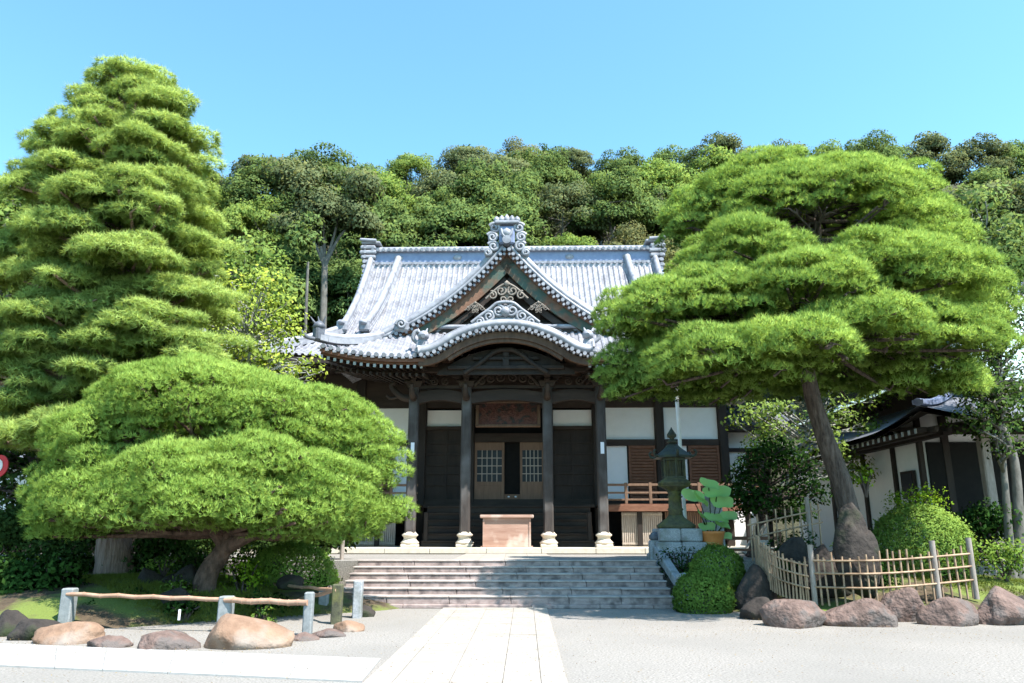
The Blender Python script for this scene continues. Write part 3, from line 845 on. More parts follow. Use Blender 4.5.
# tympanum
b = MB(); pl = [(x, Hf(abs(x))-.12) for x in np.linspace(-4.6, 4.6, 41)]
b.prism(pl+[(4.6, 8.75), (-4.6, 8.75)], GY+.05, GY+.15); b.build('gable_wall', M['wood'], T)
b = MB()
b.span(-2.6, 2.6, GY-.12, GY+.06, 9.3, 9.45, bev=.02); b.span(-1.6, 1.6, GY-.1, GY+.06, 9.95, 10.08, bev=.02)
for x in (-1.2, -.6, 0, .6, 1.2): b.box((x, GY-.03, 9.7), (.14, .12, .49))
b.build('gable_beams', M['woodh'], T)
# upper band behind the curved gable: strip of tiles at the foot of the gable
b = MB(); b.span(-3.7, 3.7, GY-.25, GY+.05, 9.06, 9.2); b.tube([(-3.7, GY-.3, 9.22), (3.7, GY-.3, 9.22)], .09, 8); b.build('skirt_top_tiles', M['tileplain'], kroof)
# pendants
def pendant(name, cx, cz, s, m):
    b = MB(); y = GY-.5
    for sgn in (-1, 1):
        spiral(b, (cx+sgn*.22*s, y, cz+.02*s), .2*s, 1.4, sgn, .045*s, ang0=2.2)
        spiral(b, (cx+sgn*.55*s, y, cz-.15*s), .18*s, 1.4, sgn, .04*s, ang0=1.2)
        spiral(b, (cx+sgn*.15*s, y, cz-.33*s), .15*s, 1.4, sgn, .04*s, up=-1, ang0=1)
        b.tube(catmull([(cx, y, cz+.35*s), (cx+sgn*.35*s, y, cz+.15*s), (cx+sgn*.8*s, y, cz-.28*s)], 5), .045*s, 7)
    b.lathe((cx, y, cz+.3*s), [(.01, -.12*s), (.1*s, -.05*s), (.12*s, .05*s), (.01, .15*s)], 8)
    b.box((cx, y+.06, cz), (.5*s, .05, .5*s), bev=.02)
    return b.build(name, m, T)
pendant('gable_pendant', 0, 10.55, 1.0, M['carve'])
pendant('gable_pendant', -1.2, 9.95, .5, M['carve'])
pendant('gable_pendant', 1.2, 9.95, .5, M['carve'])
# crest on top of the curved gable
b = MB(); y = FE-.02; z0 = zE+.98+.3
poly = []
for k in range(25):
    t = k/24; x = -1.15+2.3*t; poly.append((x, z0-.12+.72*max(0, math.cos((x/1.15)*math.pi/2))**.8+.06*math.sin(k*2.2)))
b.prism(poly+[(1.15, z0-.3), (-1.15, z0-.3)][::1], y, y+.25)
for sgn in (-1, 1):
    spiral(b, (sgn*.24, y-.05, z0+.34), .22, 1.7, sgn, .065, ang0=1.5)
    spiral(b, (sgn*.58, y-.05, z0+.14), .2, 1.6, sgn, .06, ang0=1.2)
    spiral(b, (sgn*.90, y-.05, z0-.06), .17, 1.5, sgn, .055, ang0=1)
    b.tube(catmull([(0, y-.1, z0+.66), (sgn*.3, y-.08, z0+.62), (sgn*.55, y-.06, z0+.42), (sgn*.85, y-.05, z0+.2), (sgn*1.2, y-.05, z0-.08)], 5), .06, 8)
b.lathe((0, y-.05, z0+.3), [(.01, -.2), (.15, -.1), (.19, .02), (.13, .14), (.02, .22)], 12)
b.build('scroll_crest', M['tileplain'], kroof)
for sgn in (-1, 1):     # beast ornaments at the feet
    b = MB(); cx_ = sgn*2.95; y = FE+.25; z0 = zE+.12
    b.box((cx_, y, z0+.1), (.5, .5, .22), bev=.05)
    b.lathe((cx_, y, z0+.2), [(.2, 0), (.24, .12), (.2, .3), (.13, .4)], 12)
    b.lathe((cx_-sgn*.04, y-.1, z0+.68), [(.02, -.2), (.18, -.12), (.21, 0), (.15, .12), (.02, .18)], 12)
    b.tube([(cx_-sgn*.05, y-.2, z0+.66), (cx_-sgn*.07, y-.38, z0+.6)], [.12, .08], 8)
    b.tube(catmull([(cx_+sgn*.1, y+.1, z0+.4), (cx_+sgn*.35, y+.1, z0+.6), (cx_+sgn*.3, y+.1, z0+.85), (cx_+sgn*.15, y+.1, z0+.9)], 5), [.08]*15+[.03], 7)
    for s2 in (-1, 1):
        b.tube([(cx_+s2*.12, y-.08, z0+.8), (cx_+s2*.17, y-.05, z0+.95)], [.06, .02], 6)
        b.tube([(cx_+s2*.13, y-.15, z0+.4), (cx_+s2*.14, y-.25, z0+.18)], [.08, .06], 6)
    b.build('beast_ornament', M['tileplain'], kroof)
    b = MB(); x4 = sgn*3.95    # oni tile at the lower end of the gable verge
    b.box((x4, GY-.6, 9.15), (.55, .3, .42), bev=.08); spiral(b, (x4, GY-.78, 9.2), .2, 1.5, sgn, .06)
    b.build('verge_end_tile', M['tileplain'], kroof)

# porch eave: fascia, rafters with painted ends
b = MB()
xs = np.linspace(-6.55, 6.55, 54)
for a, c_ in zip(xs, xs[1:]):
    if abs((a+c_)/2) < 2.8: continue
    b.bar((a, FE+.08, zE-.12+klift(a)), (c_+.0, FE+.08, zE-.12+klift(c_)), .08, .12)
    b.bar((a, FE+.22, zE-.21+klift(a)), (c_+.0, FE+.22, zE-.21+klift(c_)), .08, .08)
sides(b, 'eave_fascia', M['redwood'], T)
b = MB(); e = MB()
for i in range(56):
    x = -6.5+i*13.0/55
    if abs(x) < 2.8: continue
    z = zE+klift(x)
    b.bar((x, FE+.16, z-.33), (x, 30.8, z+.22), .085, .11)
    e = MB(); e.box((x, FE+.145, z-.33), (.095, .02, .115)); e.build('rafter_end', M['rafterend'], T)
    b.bar((x, FE+.62, z-.52), (x, 31, z-.0), .085, .11)
sides(b, 'rafter_row', M['woodh'], T)
b = MB(); b.grid(lambda i, j: (-6.55+13.1*i/30, FE+.2+(31-FE)*j/4, zE-.14+klift(-6.55+13.1*i/30)*(1-j/4)+j*.13+(.0)), 30, 4)
b.v = [(x, y, z) if abs(x) > 2.3 else (x, y, z+1.0) for x, y, z in b.v]
b.build('eave_soffit', M['eavewood'], T)

# stone platform
b = MB(); b.span(-9.6, 9.6, 26.7, 45, TZ, 1.12, bev=.02); b.build('stone_platform', M['plinth'], T)
b = MB()
x = -9.6; rr_ = random.Random(2)
while x < 9.5:
    l = min(1.5+.5*rr_.random(), 9.6-x)
    b.span(x+.006, x+l-.006, 26.62, 27.1, TZ+.02, 1.135, bev=.015); x += l
b.build('platform_kerb', M['plinth'], T)
# porch pillars
PXS = (-3.46, -1.5, 1.5, 3.46)
for x in PXS:
    b = MB(); b.box((x, 28, 4.2), (.36, .36, 5.5), bev=.05)
    p = b.build('pillar', M['pillar'], T)
    b = MB()
    b.box((x, 28, 1.18), (.6, .6, .12), bev=.03)
    b.lathe((x, 28, 1.24), [(.31, 0), (.33, .05), (.28, .10), (.235, .14), (.22, .2), (.235, .25), (.285, .28), (.285, .33), (.235, .36), (.19, .42)], 24)
    b.build('base_stone', M['plinth'], p)
    if abs(x) > 3:
        b = MB(); b.box((x+.02, 27.805, 4.62), (.13, .012, .42)); b.build('paper_notice', M['paper'], p)
    # bracket set
    b = MB(); b.box((x, 28, 7.0), (.5, .5, .2), taper=1.25)
    for k in range(3):
        z = 7.16+k*.17; L = .8+.35*k
        b.box((x, 28, z), (L, .2, .13), bev=.03); b.box((x, 28-.1*k, z), (.2, L, .13), bev=.03)
        for q in (-1, 0, 1): b.box((x+q*L*.42, 28, z+.1), (.2, .22, .1), taper=1.2)
        b.box((x, 28-L*.45, z+.1), (.2, .2, .1), taper=1.2)
    b.build('bracket_set', M['woodh'], T)
# beams: rainbow beams between porch pillars
b = MB()
for x0, x1 in zip(PXS, PXS[1:]):
    n_ = 14; pts = []
    for k in range(n_+1):
        t = k/n_; x = x0+.15+(x1-x0-.3)*t; pts.append((x, 6.48+.13*math.sin(math.pi*t)))
    b.ribbon(pts, -.2, .2, 27.86, 28.14)
b.build('rainbow_beam', M['woodh'], T)
b = MB()
b.span(-5.1, 5.1, 27.82, 28.18, 7.55, 7.8, bev=.02); b.span(-6.3, 6.3, 27.3, 27.5, 7.36, 7.5); b.span(-3.5, 3.5, 27.9, 28.1, 6.85, 6.97)
b.build('purlin', M['woodh'], T)
for sgn in (-1, 1):     # carved nosings
    b = MB()
    for y in (28,):
        b = MB(); pts = catmull([(sgn*3.55, y, 6.5), (sgn*3.85, y, 6.52), (sgn*4.1, y-.02, 6.68), (sgn*4.32, y-.05, 6.95), (sgn*4.2, y-.06, 7.1)], 6)
        b.tube(pts, [.17-.004*k for k in range(len(pts))], 8)
        b.tube(catmull([(sgn*4.1, y, 6.55), (sgn*4.35, y, 6.5), (sgn*4.5, y, 6.62)], 5), .06, 6)
        b.build('carved_nosing', M['woodh'], T)
    for x in (1.5, 3.46):
        b = MB(); pts = catmull([(sgn*x, 27.8, 6.5), (sgn*x, 27.5, 6.52), (sgn*x, 27.3, 6.68), (sgn*x, 27.2, 6.9)], 6); b.tube(pts, [.15-.004*k for k in range(len(pts))], 8); b.build('carved_nosing', M['woodh'], T)
# carving in the centre frieze
b = MB()
for sgn in (-1, 1):
    for (cx_, cz_, r_) in ((.25, 7.25, .2), (.62, 7.2, .18), (.95, 7.1, .15), (.35, 7.62, .16), (.8, 7.7, .14)):
        spiral(b, (sgn*cx_, 27.8, cz_), r_, 1.5, sgn, .05, ang0=1)
b.tube(catmull([(-1.2, 27.8, 6.95), (-.7, 27.75, 7.4), (0, 27.7, 7.55), (.7, 27.75, 7.4), (1.2, 27.8, 6.95)], 6), .07, 8)
b.build('frieze_carving', M['woodh'], T)
for x in (-2.5, 2.5):
    b = MB()
    for sgn in (-1, 1): spiral(b, (x+sgn*.22, 27.85, 7.1), .16, 1.5, sgn, .045, ang0=1)
    b.build('frieze_carving', M['woodh'], T)

# hall body
WY = 31.5
b = MB(); b.span(-8.75, 8.75, WY+.25, 44, 1.12, 8.6); b.build('hall_body', M['black'], T)  # solid block, painted black in place of an unlit room
def posts(xs, y, z0, z1, w_, nm='wall_post'):
    for x in xs:
        b = MB(); b.box((x, y, (z0+z1)/2), (w_, w_, z1-z0), bev=.03); b.build(nm, M['wood'], T)
posts([-8.8, -6.2, -3.62, -1.62, 1.62, 3.62, 6.2, 8.8], WY, 1.12, 8.2, .36)
b = MB()
b.span(-8.8, 8.8, WY-.08, WY+.2, 6.69, 7.1); b.span(-8.8, -3.8, WY-.1, WY+.14, 5.1, 5.36); b.span(3.8, 8.8, WY-.1, WY+.14, 5.1, 5.36)
b.span(-8.8, 8.8, WY-.1, WY+.12, 2.72, 2.95); b.span(-8.8, 8.8, WY-.06, WY+.2, 7.1, 8.4)
b.span(-3.44, -1.8, WY-.1, WY+.14, 5.78, 5.92); b.span(1.8, 3.44, WY-.1, WY+.14, 5.78, 5.92)
b.span(-1.44, 1.44, WY-.1, WY+.14, 5.27, 5.62); 
b.build('wall_beams', M['woodh'], T)
for x0, x1 in ((-8.6, -6.4), (-6.0, -3.82), (3.82, 6.0), (6.4, 8.6)):
    b = MB(); b.span(x0, x1, WY+.02, WY+.1, 5.36, 6.69); b.build('plaster_panel', M['plaster'], T)
for x0, x1 in ((-3.42, -1.82), (1.82, 3.42)):
    b = MB(); b.span(x0, x1, WY+.02, WY+.1, 5.92, 6.6); b.build('plaster_panel', M['plaster'], T)
def slat_shutter(x0, x1, z0, z1):
    b = MB(); y = WY-.02
    b.span(x0, x0+.09, y-.05, y+.05, z0, z1); b.span(x1-.09, x1, y-.05, y+.05, z0, z1)
    b.span(x0+.09, x1-.09, y-.05, y+.05, z0, z0+.09); b.span(x0+.09, x1-.09, y-.05, y+.05, z1-.09, z1)
    b.span(x0+.09, x1-.09, y+.03, y+.05, z0+.09, z1-.09)
    z = z0+.13
    while z < z1-.14:
        b.span(x0+.09, x1-.09, y-.02, y+.025, z, z+.085, bev=.008); z += .125
    b.build('slatted_shutter', M['redwood'], T)
def paper_screen(x0, x1, z0, z1, y=WY+.04):
    b = MB(); b.span(x0, x1, y, y+.03, z0, z1); p = b.build('paper_screen', M['paper'], T)
    b = MB(); b.span(x0, x0+.04, y-.02, y-.001, z0, z1); b.span(x1-.04, x1, y-.02, y-.001, z0, z1); b.build('screen_frame', M['wood'], p)
for sgn in (-1, 1):
    for (a, c_) in ((4.9, 6.0), (7.35, 8.6)):
        x0, x1 = sorted((sgn*a, sgn*c_)); slat_shutter(x0, x1, 2.97, 5.1)
    for (a, c_) in ((3.84, 4.88), (6.4, 7.33)):
        x0, x1 = sorted((sgn*a, sgn*c_)); paper_screen(x0, x1, 2.97, 5.1)
# dark panelled side bays
for x0, x1 in ((-3.44, -1.8), (1.8, 3.44)):
    b = MB(); b.span(x0, x1, WY+.06, WY+.12, 2.95, 5.78)
    for z in (3.5, 3.95, 4.3, 4.75, 5.2): b.span(x0, x1, WY+.0, WY+.06, z, z+.09)
    b.span((x0+x1)/2-.05, (x0+x1)/2+.05, WY+.01, WY+.057, 2.95, 5.78)
    b.build('panelled_shutter', M['wood'], T)
# doors
def door(x0, x1):
    z0, z1 = 2.8, 5.25; y = WY-.02
    b = MB(); b.span(x0, x0+.1, y-.04, y+.04, z0, z1); b.span(x1-.1, x1, y-.04, y+.04, z0, z1)
    b.span(x0+.1, x1-.1, y-.035, y+.035, z1-.32, z1); b.span(x0+.1, x1-.1, y-.035, y+.035, z0, z0+.85)
    b.span(x0+.16, x1-.16, y-.05, y-.036, z0+.12, z0+.7, bev=.005)
    d = b.build('door', M['doorwood'], T)
    b = MB(); n_ = 5
    zz0, zz1 = z0+.85, z1-.32
    for k in range(1, n_): 
        x = x0+.1+(x1-x0-.2)*k/n_; b.span(x-.016, x+.016, y-.03, y+.0, zz0, zz1)
    for k in range(1, 4):
        z = zz0+(zz1-zz0)*k/4; b.span(x0+.1, x1-.1, y-.026, y-.004, z-.016, z+.016)
    b.build('lattice', M['palewood'], d)
    b = MB(); b.span(x0+.1, x1-.1, y+.005, y+.02, zz0, zz1); b.build('pane', M['glass'], d)
door(-1.42, -.2); door(.44, 1.44)
b = MB(); b.span(-.2, .44, WY-.0, WY+.1, 2.8, 3.15, bev=.01); sb = b.build('threshold_board', M['doorwood'], T)
b = MB()
for x in (-.02, .26): b.lathe((x, WY-.02, 3.05), [(.01, -.03), (.045, -.02), (.045, .02), (.01, .03)], 10, sy=.4)
b.build('white_knob', M['paper'], sb)
# plaque
rot = Matrix.Rotation(R(-14), 3, 'X')
b = MB(); b.box((0, 29.6, 6.15), (2.3, .08, .92), rot=rot, bev=.01); pq = b.build('name_board', M['rust'], T)
b = MB()
def pb(dx_, dz_, sx_, sz_): b.box(Vector((0, 29.6, 6.15))+rot @ Vector((dx_, -.05, dz_)), (sx_, .1, sz_), rot=rot, bev=.01)
pb(-1.2, -.1, .12, .9); pb(1.2, -.1, .12, .9); pb(0, -.52, 2.5, .1); pb(0, .47, 1.7, .07); b.build('board_frame', M['doorwood'], pq)
b = MB()     # worn raised carving on the board
rr_ = random.Random(7)
for k in range(26):
    x = -.95+1.9*rr_.random(); z = -.28+.55*rr_.random(); a = rr_.random()*3.1; L = .1+.12*rr_.random()
    p0_ = Vector((0, 29.6, 6.15))+rot @ Vector((x, -.06, z)); p1_ = Vector((0, 29.6, 6.15))+rot @ Vector((x+L*math.cos(a), -.06, z+L*math.sin(a)))
    b.tube([p0_, p1_], [.03, .02], 6)
b.build('relief', M['rust'], pq)
# wooden stairs
b = MB()
for k in range(6):
    z = 1.35+k*.26; y = 29.0+k*.3
    b.span(-3.2, 3.2, y, y+.36, z-.06, z, bev=.01); b.span(-3.2, 3.2, y+.04, y+.07, z-.24, z-.06)
b.build('wooden_stairs', M['woodh'], T)
for x in (-3.05, 3.05):
    b = MB(); b.box((x, 29.15, 1.75), (.16, .16, 1.26), bev=.02); b.build('stair_post', M['wood'], T)
b = MB(); b.span(-3.4, 3.4, 30.75, WY-.1, 2.6, 2.72); b.build('door_landing', M['woodh'], T)
# side verandas with railings
for sgn in (-1, 1):
    b = MB(); x0, x1 = sorted((sgn*3.5, sgn*9.3))
    b.span(x0, x1, 29.75, WY-.15, 2.58, 2.7); v_ = b.build('veranda', M['redwood'], T)
    b = MB(); b.span(x0, x1, 29.66, 29.76, 2.42, 2.66, bev=.01); b.build('edge_beam', M['redwood'], v_)
    b = MB()
    for z, t in ((3.42, .09), (3.12, .07), (2.86, .07)): b.span(x0, x1, 29.82, 29.9, z-t/2, z+t/2, bev=.01)
    for k in range(7):
        x = x0+.1+(x1-x0-.2)*k/6; b.box((x, 29.86, 3.1), (.11, .11, .8), bev=.01)
    b.build('railing', M['palewood'] if False else M['doorwood'], v_)
    for k in range(5):
        x = x0+.15+(x1-x0-.3)*k/4
        b = MB(); b.box((x, 29.95, 1.78), (.18, .18, 1.3), bev=.01); b.build('veranda_post', M['wood'], v_)
    b = MB(); bx0, bx1 = sorted((sgn*4.35, sgn*5.9))
    n_ = 20
    for k in range(n_):
        x = bx0+(bx1-bx0)*(k+.5)/n_; b.span(x-.026, x+.026, 29.98, 30.02, 1.16, 2.4)
    b.span(bx0, bx1, 29.96, 29.979, 1.2, 1.27); b.span(bx0, bx1, 29.96, 29.979, 2.28, 2.35); b.span(bx0, bx1, 30.08, 30.1, 1.13, 2.4)
    b.build('under_lattice', M['palewood'], v_)
    b = MB(); bx0, bx1 = sorted((sgn*6.0, sgn*7.6)); n_ = 20
    for k in range(n_):
        x = bx0+(bx1-bx0)*(k+.5)/n_; b.span(x-.026, x+.026, 29.98, 30.02, 1.16, 2.4)
    b.span(bx0, bx1, 29.96, 29.979, 1.2, 1.27); b.build('under_lattice', M['doorwood'], v_)

# offering box in front of the stairs
ob = thing('offering_box', 'pale reddish wooden offering box standing before the temple doors', 'offering box', (TX+.02, 27.45, 1.12), R(-1.25))
oc = OFF[ob.name]
b = MB(); b.box(oc+Vector((0, 0, .52)), (1.66, .8, 1.0), bev=.02, taper=.985)
for x in (-.8, .8): b.box(oc+Vector((x, -.41, .5)), (.06, .03, .98))
b.build('chest', M['boxwood'], ob)
b = MB()
for y in (-.44, .44): b.box(oc+Vector((0, y, 1.06)), (1.86, .1, .1), bev=.015)
for x in (-.88, .88): b.box(oc+Vector((x, 0, 1.06)), (.1, .78, .1), bev=.015)
b.build('rim', M['boxwood'], ob)
b = MB()
for k in range(12): b.tube([oc+Vector((-.75+k*.136, -.39, 1.07)), oc+Vector((-.75+k*.136, .39, 1.07))], .028, 6)
b.build('grille', M['palewood'], ob)
b = MB()
for y in (-.35, .35): b.box(oc+Vector((0, y, .03)), (1.8, .1, .06))
b.build('foot', M['boxwood'], ob)

# annex to the right of the hall
ann = thing('annex', 'small white walled annex with low dark tiled roof right of the temple hall', 'annex', (10.2, 33, TZ))
b = MB(); b.span(8.95, 10.75, 32.4, 37, TZ, 6.3); b.build('wall', M['plaster'], ann)
b = MB()
for x in (9.0, 10.7): b.box((x, 32.36, 3.6), (.16, .14, 5.4))
for z in (4.95, 3.0): b.span(9.08, 10.62, 32.3, 32.42, z, z+.16)
b.build('timber_frame', M['wood'], ann)
b = MB(); b.span(9.9, 10.6, 32.33, 32.4, 3.18, 4.93); b.build('shutter', M['redwood'], ann)
b = MB(); cl2, per2 = cols(8.7, 11.6)
b.grid(lambda i, j: (cl2[i][0], 31.4+2.6*j/8, 5.95+1.15*j/8+.08*(j/8)**2+.07*cl2[i][1]+.15*((cl2[i][0]-8.7)/2.9)**3), len(cl2)-1, 8, False, lambda i, j: (cl2[i][0]/per2, j*.4))
M['tiledark'] = tilemat('dark_roof_tile', (.10, .11, .13), (.18, .19, .22))
rf = b.build('roof', M['tiledark'], ann)
b = MB(); b.span(8.7, 11.6, 31.42, 31.55, 5.76, 5.93); b.span(8.7, 11.5, 31.6, 33.9, 5.78, 5.84); b.build('eave_board', M['wood'], rf)

# ================================================================== RIGHT-HAND BUILDING
rb = thing('gate_building', 'white walled wooden building with deep dark eaves and pale copper roof at right', 'building', (12.5, 23.3, TZ))
b = MB(); b.span(12.5, 22, 23.3, 34, TZ, 5.2); b.build('wall', M['plaster'], rb)
b = MB(); 
for y in (23.34, 25.0, 27.2, 30):
    b = MB(); b.box((12.47, y, 3.0), (.14, .16, 4.2)); b.build('timber_post', M['wood'], rb)
b = MB(); b.box((13.2, 23.25, 3.0), (.2, .14, 4.2)); b.build('timber_post', M['wood'], rb)
b = MB(); b.span(12.38, 12.46, 23.75, 24.55, 2.65, 3.5); wf = b.build('window_frame', M['wood'], rb)
b = MB(); b.span(12.36, 12.379, 23.83, 24.47, 2.73, 3.42); b.build('pane', M['glass'], wf)
b = MB(); b.span(12.62, 21.9, 23.2, 23.29, TZ+.02, 4.3); b.build('entrance_dark_panel', M['black'], rb)  # black sheet on the wall, painted shade in place of a real opening
for x, y in ((13.35, 21.6), (16.2, 21.6), (19.2, 21.6)):
    b = MB(); b.box((x, y, 2.7), (.26, .26, 3.6), bev=.03); b.build('porch_post', M['postwood'], rb)
b = MB(); b.span(12.3, 21.8, 21.45, 21.75, 4.35, 4.65); b.span(12.15, 12.4, 21.4, 33, 4.3, 4.55); b.span(11.5, 11.7, 20.9, 33, 4.28, 4.42); b.build('eave_beam', M['wood'], rb)
b = MB()
for k in range(34):
    y = 20.8+k*.36; b.bar((11.08, y, 4.32), (12.9, y, 4.62), .09, .12)
for k in range(26):
    x = 11.4+k*.36; b.bar((x, 20.35, 4.32), (x, 22.8, 4.62), .09, .12)
b.build('rafter_row', M['wood'], rb)
e = MB()
for k in range(34):
    y = 20.8+k*.36; e = MB(); e.box((11.06, y, 4.32), (.02, .1, .13)); e.build('rafter_end', M['rafterend'], rb)
# roof: hip with upturned corner, tile above, copper apron in front
def rb_z(x, y): 
    d = min(x-10.9, y-20.2); d = max(0, d)
    c_ = max(0, 1-((x-10.9)**2+(y-20.2)**2)**.5/3.5)
    return 4.5+.42*d+.045*d*d+.45*c_**2
b = MB(); b.grid(lambda i, j: (10.9+6.0*(i/24), 20.2+14*j/40, rb_z(10.9+6.0*i/24, 20.2+14*j/40)), 24, 40)
b.grid(lambda i, j: (16.9+6.0*(i/12), 20.2+14*j/40, rb_z(16.9-0*i, 20.2+14*j/40) if j < 99 else 0), 12, 40)
cr = b.build('roof', M['tiledark'], rb); cr['label'] = 'dark tiled lower roof'
b = MB(); b.grid(lambda i, j: (10.95+6.0*(i/12), 20.25+13.9*j/20, rb_z(10.95+6.0*i/12, 20.25+13.9*j/20)-.16), 12, 20); b.build('eave_board', M['wood'], cr)
b = MB(); pts = [(10.9+k*.45, 20.2+k*.45, rb_z(10.9+k*.45, 20.2+k*.45)+.08) for k in range(14)]; b.tube(pts, .11, 8)
for p, q in zip(pts, pts[1:]): b.bar(p, q, .28, .12)
b.build('hip_ridge', M['tilesky'], cr)
b = MB(); b.span(13.0, 22.4, 23.6, 32.8, 5.2, 7.0); b.build('upper_wall', M['wood'], rb)
def ur_z(x, y):
    d = max(0, min(x-11.9, (y-21.9)*1.3, 5.2)); c_ = max(0, 1-((x-11.9)**2+(y-21.9)**2)**.5/3.0)
    return 5.95+.42*d+.05*d*d+.3*c_**2
b = MB(); b.grid(lambda i, j: (11.9+11.0*i/33, 21.9+11.6*j/34, ur_z(11.9+11.0*i/33, 21.9+11.6*j/34)), 33, 34)
ur = b.build('roof', M['copper'], rb); ur['label'] = 'pale green copper upper roof'
b = MB(); b.grid(lambda i, j: (11.95+10.9*i/20, 21.95+11.5*j/20, ur_z(11.95+10.9*i/20, 21.95+11.5*j/20)-.14), 20, 20); b.build('eave_board', M['wood'], ur)
b = MB(); pts = [(11.9+k*.4, 21.9+k*.31, ur_z(11.9+k*.4, 21.9+k*.31)+.08) for k in range(13)]; b.tube(pts, .1, 8); b.build('hip_ridge', M['tilesky'], ur)
b = MB()
for k in range(9):
    x = 12.1; y = 22.4+k*1.1; b.lathe((x+.55, y, ur_z(x+.55, y)+.0), [(.14, -.03), (.12, .05), (.04, .09)], 8)
b.build('snow_guards', M['copper'], ur)
b = MB(); cl3, per3 = cols(15.5, 24)
b.grid(lambda i, j: (cl3[i][0], 25.5+3.2*j/10, 8.2+2.3*j/10+.4*(j/10)**2+.07*cl3[i][1]), len(cl3)-1, 10, False, lambda i, j: (cl3[i][0]/per3, j*.6))
b.grid(lambda i, j: (15.5+8.5*i/4, 28.7+3.2*j/4, 10.9-2.7*j/4), 4, 4, False, lambda i, j: (i, j))
tr_ = b.build('roof', M['tile'], rb); tr_['label'] = 'grey tiled ridge roof at the top'
b = MB(); b.span(15.4, 24, 28.45, 28.95, 10.8, 11.2); b.build('ridge', M['tilesky'], tr_)

# white storehouse glimpsed on the far left behind the garden
sh = thing('storehouse', 'white plastered storehouse glimpsed through the trunks behind the left garden', 'storehouse', (-16, 27, TZ))
b = MB(); b.span(-24, -9.6, 29, 34, TZ, 4.2); b.build('wall', M['plaster'], sh)
b = MB(); b.grid(lambda i, j: (-24.6+15.6*i/30, 28.2+3.3*j/4, 4.15+1.9*j/4), 30, 4, False, lambda i, j: (i*1.8, j*.8)); b.grid(lambda i, j: (-24.6+15.6*i/30, 31.5+3.3*j/4, 6.05-1.9*j/4), 30, 4, False, lambda i, j: (i*1.8, j*.8)); b.build('roof', M['tiledark'], sh)
b = MB(); b.span(-24, -9.6, 28.95, 28.995, TZ, 1.7); b.build('dado_boards', M['wood'], sh)

# ================================================================== LANTERN, POLE, POTS
lx = at(677, 540, 20.9).x; LY = 20.9
ln = thing('bronze_lantern', 'tall mossy bronze lantern on a square stone base right of the steps', 'lantern', (lx, LY, TZ))
b = MB(); z = .75
for wd, h in ((1.42, .34), (1.28, .3), (1.12, .34)):
    x = -wd/2; 
    for k in range(2): b.box((lx+(-.25+.5*k)*wd, LY, z+h/2), (wd/2-.008, wd, h-.008), bev=.03)
    z += h
base_top = z
b.build('stone_base', M['granite'], ln)
b = MB()
b.lathe((lx, LY, z), [(.5, 0), (.52, .08), (.44, .14), (.36, .2), (.24, .28), (.2, .34)], 24); b.build('foot', M['mossstone'], ln)
b = MB(); b.lathe((lx, LY, z+.34), [(.2, 0), (.185, .12), (.22, .16), (.18, .2), (.17, .45), (.21, .5), (.17, .52), (.175, .58), (.21, .63)], 24); b.build('shaft', M['mossstone'], ln)
z1 = z+.97
b = MB(); b.lathe((lx, LY, z1), [(.2, 0), (.3, .08), (.44, .16), (.47, .22), (.44, .26), (.38, .3), (.33, .34)], 6, smooth=False); b.lathe((lx, LY, z1+.02), [(.2, 0), (.36, .1), (.47, .14)], 24); b.build('platform', M['mossstone'], ln)
z2 = z1+.34
b = MB()
for k in range(6):
    a = math.pi/3*k+math.pi/6; b.box((lx+.31*math.cos(a), LY+.31*math.sin(a), z2+.26), (.05, .05, .52))
b.lathe((lx, LY, z2), [(.33, 0), (.33, .06), (.3, .06)], 6, smooth=False); b.lathe((lx, LY, z2+.48), [(.3, 0), (.35, .0), (.35, .07)], 6, smooth=False)
for k in range(6):
    a = math.pi/3*(k+.5)+math.pi/6
    for t in (-1, 0, 1):
        b.box((lx+.27*math.cos(a)-t*.09*math.sin(a), LY+.27*math.sin(a)+t*.09*math.cos(a), z2+.27), (.018, .018, .44))
b.build('fire_box', M['bronze'], ln)
b = MB(); b.lathe((lx, LY, z2+.02), [(.22, 0), (.22, .46)], 6, smooth=False); b.build('screen', M['mossstone'], ln)
z3 = z2+.55
b = MB(); b.lathe((lx, LY, z3), [(.30, 0), (.56, .0), (.54, .06), (.42, .14), (.26, .26), (.16, .36), (.1, .4)], 6, smooth=False)
for k in range(6):
    a = math.pi/3*k+math.pi/6
    b.tube(catmull([(lx+.5*math.cos(a), LY+.5*math.sin(a), z3+.04), (lx+.61*math.cos(a), LY+.61*math.sin(a), z3+.05), (lx+.66*math.cos(a), LY+.66*math.sin(a), z3+.14), (lx+.6*math.cos(a), LY+.6*math.sin(a), z3+.2)], 4), .035, 6)
b.build('lantern_roof', M['bronze'], ln)
b = MB(); b.lathe((lx, LY, z3+.4), [(.1, 0), (.15, .05), (.08, .1), (.06, .14), (.12, .18), (.13, .24), (.08, .32), (.03, .4), (.01, .45)], 16); b.build('finial', M['bronze'], ln)
# pole standing behind it
pa, pb_ = at(675, 372, 21.9), at(687, 548, 21.9)
d_ = (pb_-pa); pb_ = pa+d_*((pa.z-TZ+.05)/(pa.z-pb_.z)); 
b = MB(); b.tube([pb_, pb_+(pa-pb_)*1.04], .055, 12); b.lathe(tuple(pb_), [(.12, 0), (.12, .06), (.06, .1)], 12)
o = b.build('prop_pole', M['whitepole'], loc=pb_); setp(o, 'thin white pole rising behind the bronze lantern into the pine', 'pole')

